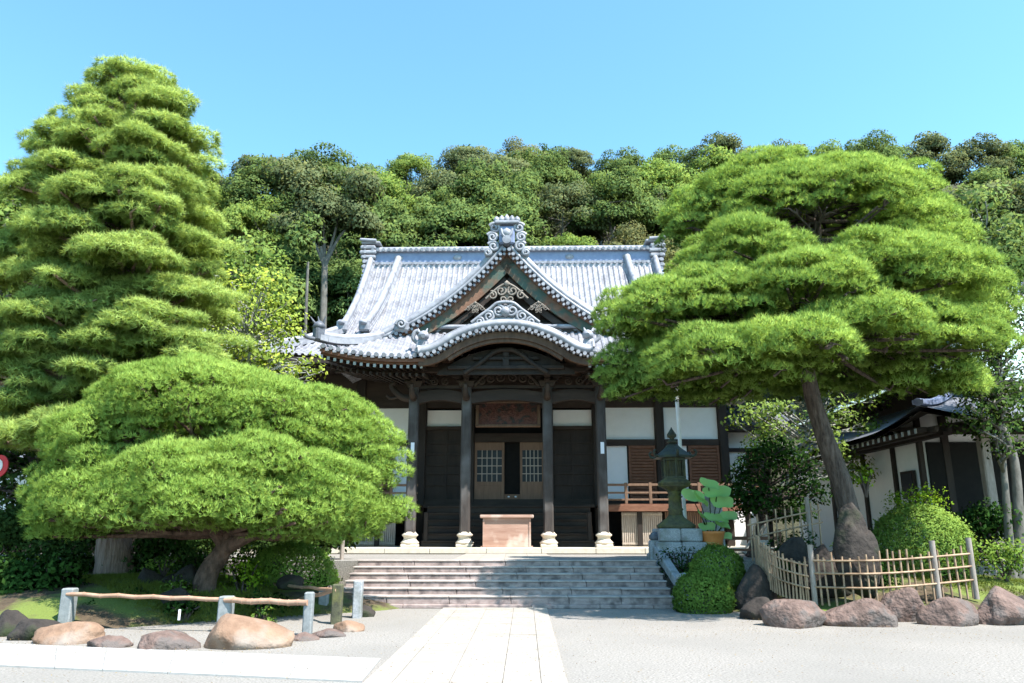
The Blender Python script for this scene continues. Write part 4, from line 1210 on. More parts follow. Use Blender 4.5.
# lotus in an orange pot
lp = at(713, 556, 20.6); lpx = lp.x
lp.z += 0; lt = thing('potted_lotus', 'broad pale green lotus leaves in an orange pot beside the lantern base', 'potted plant', (lpx, 20.6, TZ))
b = MB(); b.lathe((lpx, 20.6, TZ+.02), [(.25, 0), (.25, .3)]); b.build('stand', M['granite'], lt)
b = MB(); b.lathe((lpx, 20.6, TZ+.32), [(.24, 0), (.27, .08), (.33, .35), (.36, .42), (.33, .42), (.3, .36)], 24); b.build('pot', M['orange'], lt)
def lotus_leaf(b, c, r, tilt, az_):
    c = Vector(c); Rm = Matrix.Rotation(az_, 3, 'Z') @ Matrix.Rotation(tilt, 3, 'X'); n_ = 22; V = [c+Rm @ Vector((0, 0, -.06*r/.3))]
    for ring in (.5, 1.0):
        for k in range(n_):
            a = 2*math.pi*k/n_; q = r*ring*(1+.05*math.sin(5*a+az_)*ring+.03*math.sin(9*a+az_*3)*ring)
            V.append(c+Rm @ Vector((q*math.cos(a), q*math.sin(a), (.03*math.sin(3*a+az_*2)+.05)*ring*ring)))
    F = [(0, 1+k, 1+(k+1) % n_) for k in range(n_)]+[(1+k, 1+n_+k, 1+n_+(k+1) % n_, 1+(k+1) % n_) for k in range(n_)]
    b.add(V, F, True)
rr_ = random.Random(3)
lv = [(703-10, 497, .30, .9, .3), (717, 493, .34, .7, -.4), (709, 488-3, .26, .9, .1), (700, 500, .24, 1.1, .9), (722, 503, .28, .9, .0), (716, 519, .30, .6, .2), (707, 528, .2, .8, -.5), (722, 526, .2, .7, .4), (729, 517, .2, .9, .5), (712, 540, .2, .9, -.2), (702, 516, .18, 1.0, 1.0), (725, 537, .17, .8, .2)]
for k, (px, py, r_, ti, azz) in enumerate(lv):
    c_ = at(px, py, 20.6+.35*(rr_.random()-.5)-.1)
    b = MB(); lotus_leaf(b, c_, r_*1.08, ti*.75, azz+1.2*(rr_.random()-.5)); o = b.build('leaf', L_lotus, lt)
    a = o.data.attributes.new('tint', 'FLOAT', 'POINT'); a.data.foreach_set('value', [rr_.random()*.6+.2]*len(o.data.vertices))
b = MB()
for k, (px, py, r_, ti, azz) in enumerate(lv):
    c_ = at(px, py, 20.6); b.tube(catmull([(lpx+.1*(rr_.random()-.5), 20.6, TZ+.3), ((lpx+c_.x)/2, 20.62, (TZ+.4+c_.z)/2+.05), c_-Vector((0, -.04, .05))], 4), .012, 6)
b.build('stems', L_shrub, lt)
# upright stone behind the lotus
c_ = at(714, 540, 21.6)
b = MB(); b.box((c_.x, 21.6, TZ+.85), (.55, .4, 1.7), bev=.06, taper=.9)
o = b.build('stone_marker', M['granite'], loc=(c_.x, 21.6, TZ)); setp(o, 'upright grey stone marker behind the potted lotus', 'stone marker')
# low red-brown rail behind
b = MB(); rx0 = 5.35
b.box((rx0, 22.2, TZ+.45), (.14, .14, .9)); b.span(rx0+.07, rx0+2.2, 22.16, 22.24, TZ+.5, TZ+.6); b.box((rx0+2.2, 22.2, TZ+.4), (.12, .12, .8)); b.span(rx0+.07, rx0+2.2, 22.16, 22.24, TZ+.2, TZ+.27)
o = b.build('wooden_rail', M['redwood'], loc=(rx0, 22.2, TZ)); setp(o, 'low reddish wooden rail between the lotus and the dark shrub', 'rail')

# ================================================================== ROCKS
def rock(c, size, seed, m, label, rz=0.0, rough=.22, group=None, name='boulder', flat=.3, sub=4):
    import bmesh
    bm = bmesh.new(); bmesh.ops.create_icosphere(bm, subdivisions=sub, radius=1.0)
    for v in bm.verts:
        p = v.co.copy(); d = 1+rough*mnoise.noise(p*1.1+Vector((seed*7.1, seed*3.3, seed)))*1.6+rough*.35*mnoise.noise(p*3.2+Vector((seed, 0, seed*2)))+rough*.12*mnoise.noise(p*8+Vector((seed, 0, 0)))
        # planar chips
        for k in range(8):
            nn = Vector((math.sin(seed*3.1+k*2.4), math.cos(seed*1.7+k*2.9), .9*math.sin(seed*2.3+k*1.3)+.25)).normalized(); t = p.dot(nn)*d; th_ = .74+.12*math.sin(seed+k*5.1)
            if t > th_: d *= (th_+(t-th_)*.18)/t
        p = p*d
        if p.z < -flat: p.z = -flat-(p.z+flat)*-.2
        v.co = Vector((p.x*size[0]/2, p.y*size[1]/2, (p.z+flat)*size[2]/(1+flat)))
    me = bpy.data.meshes.new(name); bm.to_mesh(me); bm.free()
    me.polygons.foreach_set('use_smooth', [True]*len(me.polygons))
    o = link_mesh(name, me, m, None, c); o.rotation_euler = (0, 0, rz); setp(o, label, 'rock', group); return o
RG = 'boulders edging the right garden'; LG = 'boulders edging the left garden'
def rk(px0, px1, ytop, ybot, seed, m, label, grp, zb=0.0, dep=.8, rz=0.0, **k):
    p = gnd((px0+px1)/2, ybot, zb); 
    r_ = ray((px0+px1)/2, ybot); sc = p.y/r_[1]/FPX
    wd = (px1-px0)*sc*1.12; yc = p.y+wd*dep*.32
    top = at((px0+px1)/2, ytop, yc)
    return rock((p.x*yc/p.y, yc, zb-.04), (wd, wd*dep, (top.z-zb)*.97+.04), seed, m, label, rz, group=grp, **k)
rk(762, 826, 596, 628, 1, M['rockpink'], 'pinkish grey boulder, leftmost of the lit row before the bamboo fence', RG, dep=.75)
rk(824, 898, 598, 627, 2, M['rockpink'], 'long flat topped pinkish boulder before the middle of the bamboo fence', RG, dep=.6)
rk(884, 926, 586, 622, 3, M['rockpink'], 'rough pointed boulder standing a little back between two flatter ones', RG, dep=.9)
rk(922, 977, 596, 626, 4, M['rockpink'], 'angular pinkish boulder with a slanting left face before the right fence post', RG, dep=.7)
rk(972, 1040, 588, 625, 5, M['rockpink'], 'large smooth pinkish boulder cut by the right edge of the photo', RG, dep=.7)
rk(982, 1012, 574, 596, 6, M['rockshade'], 'small dark boulder behind the large one at the right edge', RG, zb=.25, dep=.9)
rk(742, 775, 594, 620, 7, M['rockshade'], 'small shaded boulder left of the lit row, below the upright dark rock', RG, dep=.9)
rk(737, 776, 563, 612, 8, M['rockshade'], 'upright dark rock beside the round clipped shrubs', RG, dep=.8, rough=.15)
rk(1010, 1060, 592, 612, 9, M['rockshade'], 'shaded boulder at the far right behind the smooth one', RG, zb=.1, dep=.9)
rk(842, 880, 500, 586, 10, M['rockshade'], 'tall dark mossy rock at the foot of the big pine trunk', 'garden rocks round the pine', zb=.6, dep=.8, rough=.35, name='garden_rock')
rk(800, 850, 540, 594, 11, M['rockshade'], 'broad low dark rock behind the bamboo fence', 'garden rocks round the pine', zb=.38, dep=.8, name='garden_rock')
rk(775, 812, 530, 580, 12, M['rockshade'], 'rounded dark rock seen through the rear bamboo fence', 'garden rocks round the pine', zb=.6, dep=.8, name='garden_rock')
rk(199, 291, 608, 649, 13, M['rocktan'], 'largest tan boulder with a smooth arched top in the left garden edge', LG, dep=.6, rough=.13)
rk(131, 194, 630, 650, 14, M['rockpink'], 'flat pinkish boulder between two tan ones at the left garden edge', LG, dep=.7)
rk(34, 104, 619, 644, 15, M['rocktan'], 'low tan boulder with a shaded right half below the leftmost stone post', LG, dep=.6)
rk(88, 132, 634, 648, 16, M['rockpink'], 'small low grey stone between the tan and pinkish boulders', LG, dep=.7)
rk(-10, 34, 606, 636, 17, M['rockshade'], 'dark shaded boulder at the left edge of the photo', LG, dep=.9)
rk(14, 60, 617, 640, 18, M['rockshade'], 'shaded grey boulder right of the one at the left edge', LG, dep=.8)
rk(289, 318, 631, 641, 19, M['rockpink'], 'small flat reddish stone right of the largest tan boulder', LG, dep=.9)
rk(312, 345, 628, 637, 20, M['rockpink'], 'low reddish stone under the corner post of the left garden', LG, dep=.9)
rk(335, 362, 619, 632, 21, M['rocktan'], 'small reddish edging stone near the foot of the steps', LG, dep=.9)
rk(352, 375, 604, 617, 22, M['rockshade'], 'little dark stone beside the post nearest the steps', LG, dep=.9)
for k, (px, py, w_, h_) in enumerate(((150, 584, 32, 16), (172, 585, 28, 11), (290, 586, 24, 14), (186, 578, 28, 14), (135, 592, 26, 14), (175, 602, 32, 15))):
    rk(px-w_/2, px+w_/2, py-h_, 587 if py < 587 else py, 30+k, M['rockshade'],
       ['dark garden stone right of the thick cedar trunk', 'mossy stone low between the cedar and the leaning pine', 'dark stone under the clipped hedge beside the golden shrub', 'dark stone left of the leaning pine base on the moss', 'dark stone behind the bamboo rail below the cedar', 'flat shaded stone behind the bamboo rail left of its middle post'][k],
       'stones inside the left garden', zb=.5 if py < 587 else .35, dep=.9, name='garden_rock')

# ================================================================== FENCES
def bamboo_run(pts, h, label, z0f, npick, lean=0.0, posts_at=(), seed=0, rails=(.28, .55, .8), grp='bamboo fences of the right garden'):
    rg = random.Random(seed)
    P = catmull(pts, 8); 
    root = thing('bamboo_fence', label, 'fence', tuple(P[0]), group=grp)
    def along_(t):
        f = t*(len(P)-1); i = min(int(f), len(P)-2); return P[i].lerp(P[i+1], f-i)
    for rr_ in rails:
        b = MB(); q = [along_(k/12)+Vector((0, -.02, h*rr_)) for k in range(13)]
        b.tube(q, .02, 8); b.build('rail', M['bamboo'], root)
        b = MB(); q = [p+Vector((0, .06, .0)) for p in q]
        b.tube(q, .016, 8); b.build('rail', M['bamboo'], root)
    for k in range(npick):
        t = (k+.5)/npick; p = along_(t); hh = h*(.93+.16*rg.random())
        b = MB(); dx_, dy_ = (rg.random()-.5)*.06, (rg.random()-.5)*.05
        n_ = 5; q = [(p.x+dx_*j/n_, p.y+.02+dy_*j/n_, p.z-.08+hh*j/n_) for j in range(n_+1)]
        b.tube(q, .019+.005*rg.random(), 7); b.build('picket', M['bamboo'], root)
    for t in posts_at:
        p = along_(t); b = MB(); b.tube([(p.x, p.y, p.z-.1), (p.x, p.y, p.z+h*1.12)], .055, 10); b.build('post', M['postwood'], root)
    return root
def fp(px, py, z): v = gnd(px, py, z); return Vector((v.x, v.y, z))
cpt = fp(815, 601, .28)
bamboo_run([cpt, fp(870, 603, .30), fp(920, 600, .34), fp(976, 594, .42)], .98, 'open bamboo fence along the front of the right garden', 0, 22, posts_at=(0, .77, 1.0), seed=1)
bamboo_run([at(756, 562, 18.4), at(761, 576, 17.5), at(779, 591, 16.7), cpt+Vector((-.08, .03, 0))], .86, 'curving bamboo fence of crowded canes at the left side of the right garden', 0, 30, seed=2)
bamboo_run([at(750, 558, 18.6), at(775, 552, 18.9), at(800, 546, 19.1), at(824, 541, 19.3)], 1.0, 'rear bamboo fence leaning behind the curving one near the pine trunk', 0, 9, posts_at=(.8,), seed=3, rails=(.45, .75))

# left garden rail fence: stone posts, bamboo rails
lf = thing('post_and_rail_fence', 'low fence of grey stone posts and brown bamboo rails round the left garden', 'fence', tuple(gnd(224, 634)))
def spost(px, pyb, pyt, wpx, m=M['greypost'], z0=0.0):
    p = gnd(px, pyb, z0); sc = p.y/ray(px, pyb)[1]/FPX; t = at(px, pyt, p.y)
    b = MB(); wd = wpx*sc; b.box((p.x, p.y, (z0-.1+t.z)/2), (wd, wd, t.z-z0+.1), bev=.02); b.build('post', m, lf); return Vector((p.x, p.y, t.z))
q = [spost(65, 628, 588, 12), spost(224, 632, 596, 13), spost(307, 636, 592, 9), spost(323, 612, 590, 9), spost(336, 624, 584, 10, M['mossstone']), spost(357, 618, 580, 9, M['granite']), spost(262, 606, 582, 7, M['granite'])]
def rail(a, c_, dz1=-.06, dz2=-.06, r_=.04, ex=.0):
    a = a+Vector((0, -.08, dz1)); c_ = c_+Vector((0, -.08, dz2)); d = (c_-a)
    b = MB(); n_ = 9; pts = [a+d*(k/n_*(1+ex)) for k in range(n_+1)]
    for p in pts[1:-1]: p.z += .01*math.sin(p.x*9)
    b.tube(pts, r_, 10)
    for p in pts[1:-1]: b.tube([p-d.normalized()*.012, p+d.normalized()*.012], r_*1.14, 10)
    b.build('rail', M['redbamboo'], lf)
rail(q[0], q[1], -.1, -.05, .035); rail(q[1], q[2], -.06, -.16, .045); rail(q[6]+Vector((.1, 0, 0)), q[4], -.04, -.1, .03); rail(q[4], q[3]+Vector((-.4, -.3, 0)), -.1, -.15, .035)
# prop post under the left pine
c_ = gnd(340, 592, .1); t_ = at(340, 535, c_.y)
b = MB(); b.tube([(c_.x, c_.y, 0), (c_.x, c_.y, t_.z+.5)], .055, 10)
o = b.build('prop_post', M['postwood'], loc=(c_.x, c_.y, 0)); setp(o, 'thin wooden post propping the right side of the low pine', 'prop post')
# small white label stake
c_ = gnd(163, 640, .05)
b = MB(); b.box((c_.x, c_.y+.5, .36), (.03, .02, .16)); o = b.build('stake', M['whitesign'], loc=(c_.x, c_.y+.5, 0)); setp(o, 'tiny white stake behind the flat pinkish boulder', 'stake')

# red and white sign at the left edge
c_ = at(0, 466, 21.0)
sg = thing('round_sign', 'red round sign with a white centre at the left edge of the photo', 'sign', (c_.x, 21, TZ))
b = MB(); b.tube([(c_.x, 21, c_.z), (c_.x+.02, 21.05, c_.z)], .3, 24); 
V = [(c_.x+.25*math.cos(a), 20.95, c_.z+.3*math.sin(a)) for a in np.linspace(0, 2*math.pi, 28, endpoint=False)]
b = MB(); b.prism([(x, z) for x, y, z in V], 20.95, 20.99); b.build('disc', M['redsign'], sg)
b = MB(); b.prism([(c_.x-.04+.15*math.cos(a), c_.z+.19*math.sin(a)) for a in np.linspace(0, 2*math.pi, 24, endpoint=False)], 20.935, 20.949); b.build('centre', M['whitesign'], sg)
b = MB(); b.tube([(c_.x, 21.03, TZ-.1), (c_.x, 21.03, c_.z+.3)], .04, 10); b.build('pole', M['metalpost'], sg)

# ================================================================== TREES
def limbs(b, rg, base_pts, base_r, targets, n=8, tr=.035, sag=.0, lo=.3):
    """main trunk through base_pts, then a limb from the nearest lower point of the trunk to each target"""
    P = catmull(base_pts, 7); m = len(P)
    rad = [base_r*(1-.72*(i/(m-1))**.9) for i in range(m)]
    rad = [r_*(1+.35*math.exp(-i*.9)) for i, r_ in enumerate(rad)]
    b.tube(P, rad, 16, jit=.05, rng=rg)
    for t in targets:
        t = Vector(t); best = None
        for i in range(int(m*lo), m):
            p = P[i]; d = (t-p).length + max(0, p.z-t.z+.3)*2.0
            if best is None or d < best[0]: best = (d, i)
        i = best[1]; p = P[i]; d = t-p
        mid = p+d*.45+Vector(((rg.random()-.5)*.4, (rg.random()-.5)*.4, -.12*d.length*sag+(rg.random()-.3)*.35))
        q = catmull([p, mid, t], 6); r0 = min(rad[i]*.5, .03+.024*d.length)
        b.tube(q, [r0*(1-.8*k/(len(q)-1))+tr*.3 for k in range(len(q))], 8, jit=.08, rng=rg)
        # twigs
        for _ in range(3):
            k = rg.randrange(len(q)//2, len(q)); a = q[k]; e = a+Vector(((rg.random()-.5)*.7, (rg.random()-.5)*.7, .03+rg.random()*.12))
            b.tube([a, (a+e)/2+Vector((0, 0, .06)), e], [.03, .02, .008], 5)


def dart_pads(rg, prof, cx, cy, sx_, sy_, n, smin, smax, sq, zj=.0, dmin=.95, shell=(.82, 1.02), skip=None, tries=9000, fill=0.0):
    """pads scattered over a crown outline given as [(z, radius)]; no two closer than their sizes allow"""
    pz, pr = zip(*sorted(prof)); out = []; wts = [r+.3 for r in pr]
    for _ in range(tries):
        if len(out) >= n: break
        z = rg.uniform(pz[0], pz[-1]); Rz = float(np.interp(z, pz, pr))
        if rg.random() > (Rz+.35)/(max(pr)+.35): continue
        a = rg.random()*2*math.pi; k = rg.uniform(*shell)
        if rg.random() < fill: k = rg.uniform(.3, .8)
        x = cx(z)+Rz*k*math.cos(a)*sx_; y = cy+Rz*k*math.sin(a)*sy_
        s_ = smin+(smax-smin)*rg.random()**1.6
        if skip and skip(x, y, z, a): continue
        if any((x-p[0][0])**2+(y-p[0][1])**2+((z-p[0][2])*1.9)**2 < (dmin*.5*(s_+p[1]))**2*1.0 for p in out): continue
        out.append(((x, y, z), s_*1.12, s_, s_*sq*(.85+.3*rg.random()), .5+.45*(rg.random()-.5)))
    return out

def lobe_pads(rg, lobes, smin=.26, smax=.5, sq=.6, dens=1.0, low=-.2):
    """a trained pine's cushions: each lobe is a dome carried by many small pads of needles"""
    out = []
    for px, py, Y, rxp, ryp in lobes:
        c = at(px, py, Y); k = Y/ray(px, py)[1]/FPX; rx, rz = rxp*k, ryp*k; ry = rx*.85
        area = 2*math.pi*rx*(rx+rz)/2*1.2; n = int(dens*area/(((smin+smax)/2)**2*1.5)); got = []
        for _ in range(n*12):
            if len(got) >= n: break
            z = rg.uniform(low, 1); a = rg.random()*2*math.pi; r_ = math.sqrt(1-z*z)
            f = .86+.12*math.sin(3*a+px)*r_+.05*math.sin(5*z+py)
            p = (c.x+rx*r_*math.cos(a)*f, c.y+ry*r_*math.sin(a)*f, c.z+rz*z*f); s_ = smin+(smax-smin)*rg.random()**1.4
            if any((p[0]-q[0][0])**2+(p[1]-q[0][1])**2+((p[2]-q[0][2])*1.3)**2 < (.42*(s_+q[1]))**2 for q in got): continue
            got.append((p, s_*1.15, s_, s_*sq, .5+.35*(rg.random()-.5)))
        out += got
    return out
# ---- large pine on the right
def large_pine():
    rng = np.random.default_rng(11); rg = random.Random(11)
    Y0 = 17.2
    lobes = [(822, 212, 17.2, 92, 50), (770, 190, 18.0, 60, 34), (712, 222, 18.8, 52, 42), (745, 262, 16.6, 70, 38), (690, 318, 16.4, 92, 46), (805, 292, 15.4, 78, 34), (912, 240, 17.6, 62, 44),
             (925, 285, 16.4, 78, 40), (880, 262, 15.6, 50, 30), (650, 368, 17.2, 52, 34), (720, 368, 15.2, 85, 34), (790, 352, 14.4, 70, 26), (870, 330, 14.8, 68, 28), (945, 342, 16.2, 64, 34),
             (930, 380, 17.6, 58, 30), (975, 325, 17.4, 34, 34), (690, 385, 18.0, 66, 30), (632, 385, 17.4, 30, 28), (960, 300, 17.8, 46, 40), (700, 345, 17.6, 80, 50), (860, 210, 18.4, 80, 50), (660, 330, 17.8, 50, 40), (740, 300, 17.8, 80, 50), (880, 320, 17.8, 90, 50), (840, 375, 19.0, 80, 30), (760, 385, 19.2, 70, 24), (820, 300, 19.2, 120, 60)]
    lobes = [(803+(px-803)*.95, py+3, Y, rx*.90, ry*1.08) for px, py, Y, rx, ry in lobes]
    pads = lobe_pads(rg, lobes, .27, .55, .58, low=-.3)
    root = thing('large_pine', 'broad cloud pruned pine with a leaning trunk right of the steps', 'pine tree', (7.9, Y0, .4))
    V, F, t, q_ = pine_pads(rng, pads, dens=300, nb=10, L=.125, W=.012, spread=.5, low=-.2)
    np_mesh('crown', V, F, L_pine, root, tint=t, nrm=q_)
    b = MB()
    tp = [at(858, 540, Y0), at(846, 500, Y0), at(826, 440, Y0), at(812, 395, Y0), at(806, 350, Y0), at(815, 300, Y0), at(818, 250, Y0), at(815, 190, Y0)]
    tp[0].z = .25
    limbs(b, rg, tp, .265, [Vector(p[0])-Vector((0, 0, .1)) for p in pads[::4]], sag=.3, lo=.62)
    b.build('trunk', M['bark'], root)
    print('large pine tris', len(F))
large_pine()

# ---- low dome pine on the left
def low_pine():
    rng = np.random.default_rng(21); rg = random.Random(21); Y0 = 16.6
    pads = []
    cx = at(213, 450, Y0).x
    lobes = [(200, 415, 16.8, 112, 54), (125, 445, 16.4, 82, 46), (285, 432, 16.6, 82, 48), (345, 452, 17.0, 48, 46), (370, 470, 16.8, 30, 36), (66, 480, 16.6, 44, 36), (105, 492, 15.6, 62, 38), (180, 478, 15.0, 70, 40),
             (255, 474, 14.8, 66, 42), (315, 490, 15.4, 56, 40), (340, 512, 16.2, 40, 26), (376, 506, 16.8, 26, 28), (50, 508, 17.0, 28, 22), (115, 518, 16.6, 64, 24), (310, 522, 16.4, 60, 26), (215, 502, 14.6, 66, 26), (140, 508, 14.9, 60, 26), (285, 510, 14.9, 56, 28), (75, 512, 15.8, 40, 24), (200, 512, 17.6, 110, 22), (335, 526, 16.4, 34, 20), (300, 518, 15.4, 40, 20), (88, 524, 16.4, 46, 16), (250, 516, 16.0, 50, 18)]
    lobes = [(214+(px-214)*(.93 if px < 214 else .98), py+(6 if py > 470 else 0), Y, rx, ry) for px, py, Y, rx, ry in lobes]
    pads = lobe_pads(rg, lobes, .25, .45, .65, low=-.45)
    root = thing('low_pine', 'low dome shaped bright green pine on a forked leaning trunk in the left garden', 'pine tree', (at(205, 590, Y0).x, Y0, .4))
    V, F, t, q_ = pine_pads(rng, pads, dens=330, nb=10, L=.105, W=.0105, spread=.5, low=-.25)
    np_mesh('crown', V, F, L_pineL, root, tint=t, nrm=q_)
    b = MB()
    tp = [at(203, 600, Y0), at(207, 575, Y0), at(222, 552, Y0), at(228, 535, Y0), at(225, 505, Y0), at(220, 470, Y0)]; tp[0].z = .25
    limbs(b, rg, tp, .27, [Vector(p[0]) for p in pads[::4]], sag=.2, lo=.62)
    b.tube(catmull([at(225, 548, Y0), at(245, 538, Y0-.3), at(270, 528, Y0-.5), at(310, 515, Y0-.6)], 6), [.17-.006*k for k in range(19)], 10)
    b.tube(catmull([at(224, 545, Y0), at(212, 530, Y0-.2), at(200, 515, Y0-.3)], 6), [.14-.006*k for k in range(13)], 10)
    b.build('trunk', M['redbark'], root)
low_pine()

# ---- tall conifer on the left
def tall_conifer():
    rng = np.random.default_rng(31); rg = random.Random(31); Y0 = 19.6
    cx = at(112, 590, Y0).x
    pads = []
    z = 4.2
    prof = [(4.0, 2.3), (6.0, 2.55), (8.5, 2.4), (10.5, 2.1), (12.0, 1.7), (13.0, 1.25), (14.0, .7), (14.4, .1)]
    pz, pr = zip(*prof)
    rw = [62, 80, 100, 130, 150, 200, 250, 300, 350, 400, 450]; hw = [10, 38, 56, 78, 90, 98, 108, 114, 122, 126, 120]; cw = [132, 131, 132, 124, 120, 117, 112, 110, 108, 106, 104]
    lobes = []; tries = 0
    while len(lobes) < 175 and tries < 40000:
        tries += 1; py = rg.uniform(74, 446); w_ = float(np.interp(py, rw, hw)); c_ = float(np.interp(py, rw, cw))
        u_ = rg.uniform(-1, 1); dpt = math.sqrt(max(0, 1-u_*u_)); v_ = rg.uniform(-1, .7)
        px = c_+u_*(w_-22)*(1.15 if u_ < 0 else 1.0); Y = Y0+v_*dpt*w_/38*.9
        rx_ = rg.uniform(15, 38)*(.65+.35*w_/120); ry_ = rx_*rg.uniform(.4, .62)
        if any(abs(px-q[0]) < (rx_+q[3])*.62 and abs(py-q[1]) < (ry_+q[4])*.72 and abs(Y-q[2]) < 1.3 for q in lobes): continue
        lobes.append((px, py, Y, rx_, ry_))
    pads = lobe_pads(rg, lobes, .2, .42, .55, low=-.15)
    for px, py, s_ in ((130, 70, .5), (108, 80, .5), (155, 78, .5), (140, 95, .7), (88, 97, .5), (176, 100, .5), (72, 118, .5), (60, 130, .5), (46, 150, .45), (80, 140, .6), (198, 138, .5), (100, 110, .6), (165, 110, .6), (207, 165, .4), (222, 250, .45), (228, 300, .45), (232, 345, .5), (228, 385, .5)):
        c_ = at(px, py, Y0-.4); pads.append((tuple(c_), s_*1.15, s_, s_*.45, .55))
    root = thing('tall_conifer', 'tall feathery bright green conifer with a thick straight trunk on the left', 'conifer', (cx, Y0, .4))
    V, F, t, q_ = pine_pads(rng, pads, dens=260, nb=8, L=.17, W=.014, spread=.75, droop=.45, low=-.35)
    np_mesh('crown', V, F, L_con, root, tint=t, nrm=q_)
    b = MB()
    tp = [at(113, 600, Y0), at(114, 560, Y0), at(116, 500, Y0), at(120, 400, Y0), at(124, 250, Y0), at(128, 90, Y0)]; tp[0].z = .2
    limbs(b, rg, tp, .52, [Vector(p[0]) for p in pads[::7]], sag=-.1)
    b.build('trunk', M['cedarbark'], root)
    print('conifer tris', len(F))
tall_conifer()

# ---- generic broadleaf tree in local coordinates
def broad_tree(name, seed, H, Rc, leaf, nclump, n_per, lm, barkm, bare=.45, sq=.75, size=.2, forks=3, cone=0.0, tr=.02):
    rng = np.random.default_rng(seed); rg = random.Random(seed)
    root = thing(name, 'tree', 'tree', (0, 0, 0))
    zc0 = H*bare; clumps = []
    ch = H-zc0
    for k in range(nclump):
        a = rg.random()*2*math.pi; t = rg.random(); el_ = math.asin(min(1, -0.35+1.35*rg.random()))
        rr_ = .55+.33*rg.random()
        x = Rc*rr_*math.cos(a)*math.cos(el_); y = Rc*rr_*math.sin(a)*math.cos(el_); z = zc0+ch*.42+ch*.45*rr_/.85*math.sin(el_)
        if cone: x *= 1-cone*(z-zc0)/ch; y *= 1-cone*(z-zc0)/ch
        r_ = Rc*(.20+.16*rg.random()); clumps.append(((x, y, z), r_, sq, .5+.45*(rg.random()-.5)))
    V, F, t, q_ = broad_crown(rng, clumps, n_per, size, low=-.25, inner=.1)
    np_mesh('crown', V, F, lm, root, tint=t, nrm=q_)
    b = MB(); 
    for f in range(forks):
        a = 2*math.pi*f/forks+rg.random(); e = Vector((Rc*.4*math.cos(a), Rc*.4*math.sin(a), zc0+ch*.55))
        s0 = Vector((0, 0, zc0*.55)) if f else Vector((0, 0, -.8))
        pts = catmull([s0, Vector((e.x*.25, e.y*.25, zc0*.85)), e], 5)
        r0 = tr*H*(1 if f == 0 else .6); b.tube(pts, [r0*(1-.75*k/(len(pts)-1)) for k in range(len(pts))], 8, jit=.1, rng=rg)
        for _ in range(5):
            k = rg.randrange(4, len(pts)); q = pts[k]; c_ = Vector(clumps[rg.randrange(len(clumps))][0])
            b.tube(catmull([q, q.lerp(c_, .5)+Vector((0, 0, .2)), c_], 3), [r0*.3, r0*.27, r0*.24, r0*.2, r0*.16, r0*.12, r0*.05], 5)
    b.build('trunk', barkm, root)
    return root
def place(root, loc, rz, sc, label, group=None, first=False, cat='tree', name=None):
    o = root if first else sub_copy(root)
    o.location = loc; o.rotation_euler = (0, 0, rz); o.scale = (sc, sc, sc) if not hasattr(sc, '__len__') else sc
    setp(o, label, cat, group)
    return o

# hill tree kinds: two shapes of each leaf colour
kinds = []
looks = ['grey green domed evergreen', 'mid green billowing tree', 'olive tinted broad crowned tree', 'bright green rounded tree']
for k in range(4):
    for v in range(2):
        kinds.append((broad_tree('hill_tree', 100+k*10+v, 13.0, 4.0 if v == 0 else 3.5, None, 60, 200, L_hill[k], M['greybark'], bare=.42 if v == 0 else .35, size=.125, cone=.25*v), k, v))
firk = broad_tree('fir_tree', 150, 13.5, 2.4, None, 40, 60, L_dark, M['palebark'], bare=.3, size=.22, cone=.8, forks=1, tr=.012)
def ordinal(n): return ['first', 'second', 'third', 'fourth', 'fifth', 'sixth', 'seventh', 'eighth', 'ninth', 'tenth', 'eleventh', 'twelfth', 'thirteenth', 'fourteenth', 'fifteenth', 'sixteenth', 'seventeenth', 'eighteenth', 'nineteenth', 'twentieth', 'twenty-first', 'twenty-second', 'twenty-third', 'twenty-fourth', 'twenty-fifth', 'twenty-sixth', 'twenty-seventh', 'twenty-eighth'][n]
hr = random.Random(77); used = set(); hilltrees = []
rows = [(87, -46, 74, 6.4, 'on the hill skyline'), (78, -42, 68, 6.2, 'just below the skyline'), (69, -38, 62, 5.9, 'at mid slope'), (61, -34, 54, 5.6, 'low on the slope'), (53, -30, 46, 5.4, 'at the slope foot')]
# skyline of the photograph (x pixel, row)
skp = [(150, 172), (215, 170), (260, 158), (300, 160), (345, 168), (390, 158), (440, 150), (500, 143), (545, 146), (600, 152), (660, 156), (720, 138), (765, 143), (800, 150), (850, 140), (900, 134), (960, 134), (1024, 140), (1100, 140)]
for ri, (Y, x0, x1, sp_, phrase) in enumerate(rows):
    x = x0+hr.random()*3; line = []
    while x < x1:
        yy = Y+(hr.random()-.5)*4; xx = x+(hr.random()-.5)*1.8
        line.append((xx, yy)); x += sp_
    line.sort(key=lambda q: q[0]/q[1]); vis = 0
    for xx, yy in line:
        px = 512+xx/yy*.93*FPX
        if px < 175 or px > 1075: continue
        if Y < 60 and 380 < px < 640: continue          # wholly behind the temple roof
        zb = hill_z(xx, yy)-.3
        proto, k, v = kinds[hr.randrange(8)] if hr.random() < .8 else kinds[hr.choice([0, 1, 2, 3])]
        sc_ = .8+.5*hr.random()
        if ri == 0:
            row = np.interp(px, [a for a, _ in skp], [b_ for _, b_ in skp]); zt = at(px, row, yy).z
            sc_ = max(.55, min(1.35, (zt-zb)/12.6))
        key = id(proto); first = key not in used; used.add(key)
        lab = '%s %s, %s from left in its row' % (looks[k], phrase, ordinal(vis)); vis += 1
        o = place(proto, (xx, yy, zb), hr.random()*6.28, (sc_*1.05, sc_*1.05, sc_), lab, 'trees on the wooded hillside', first)
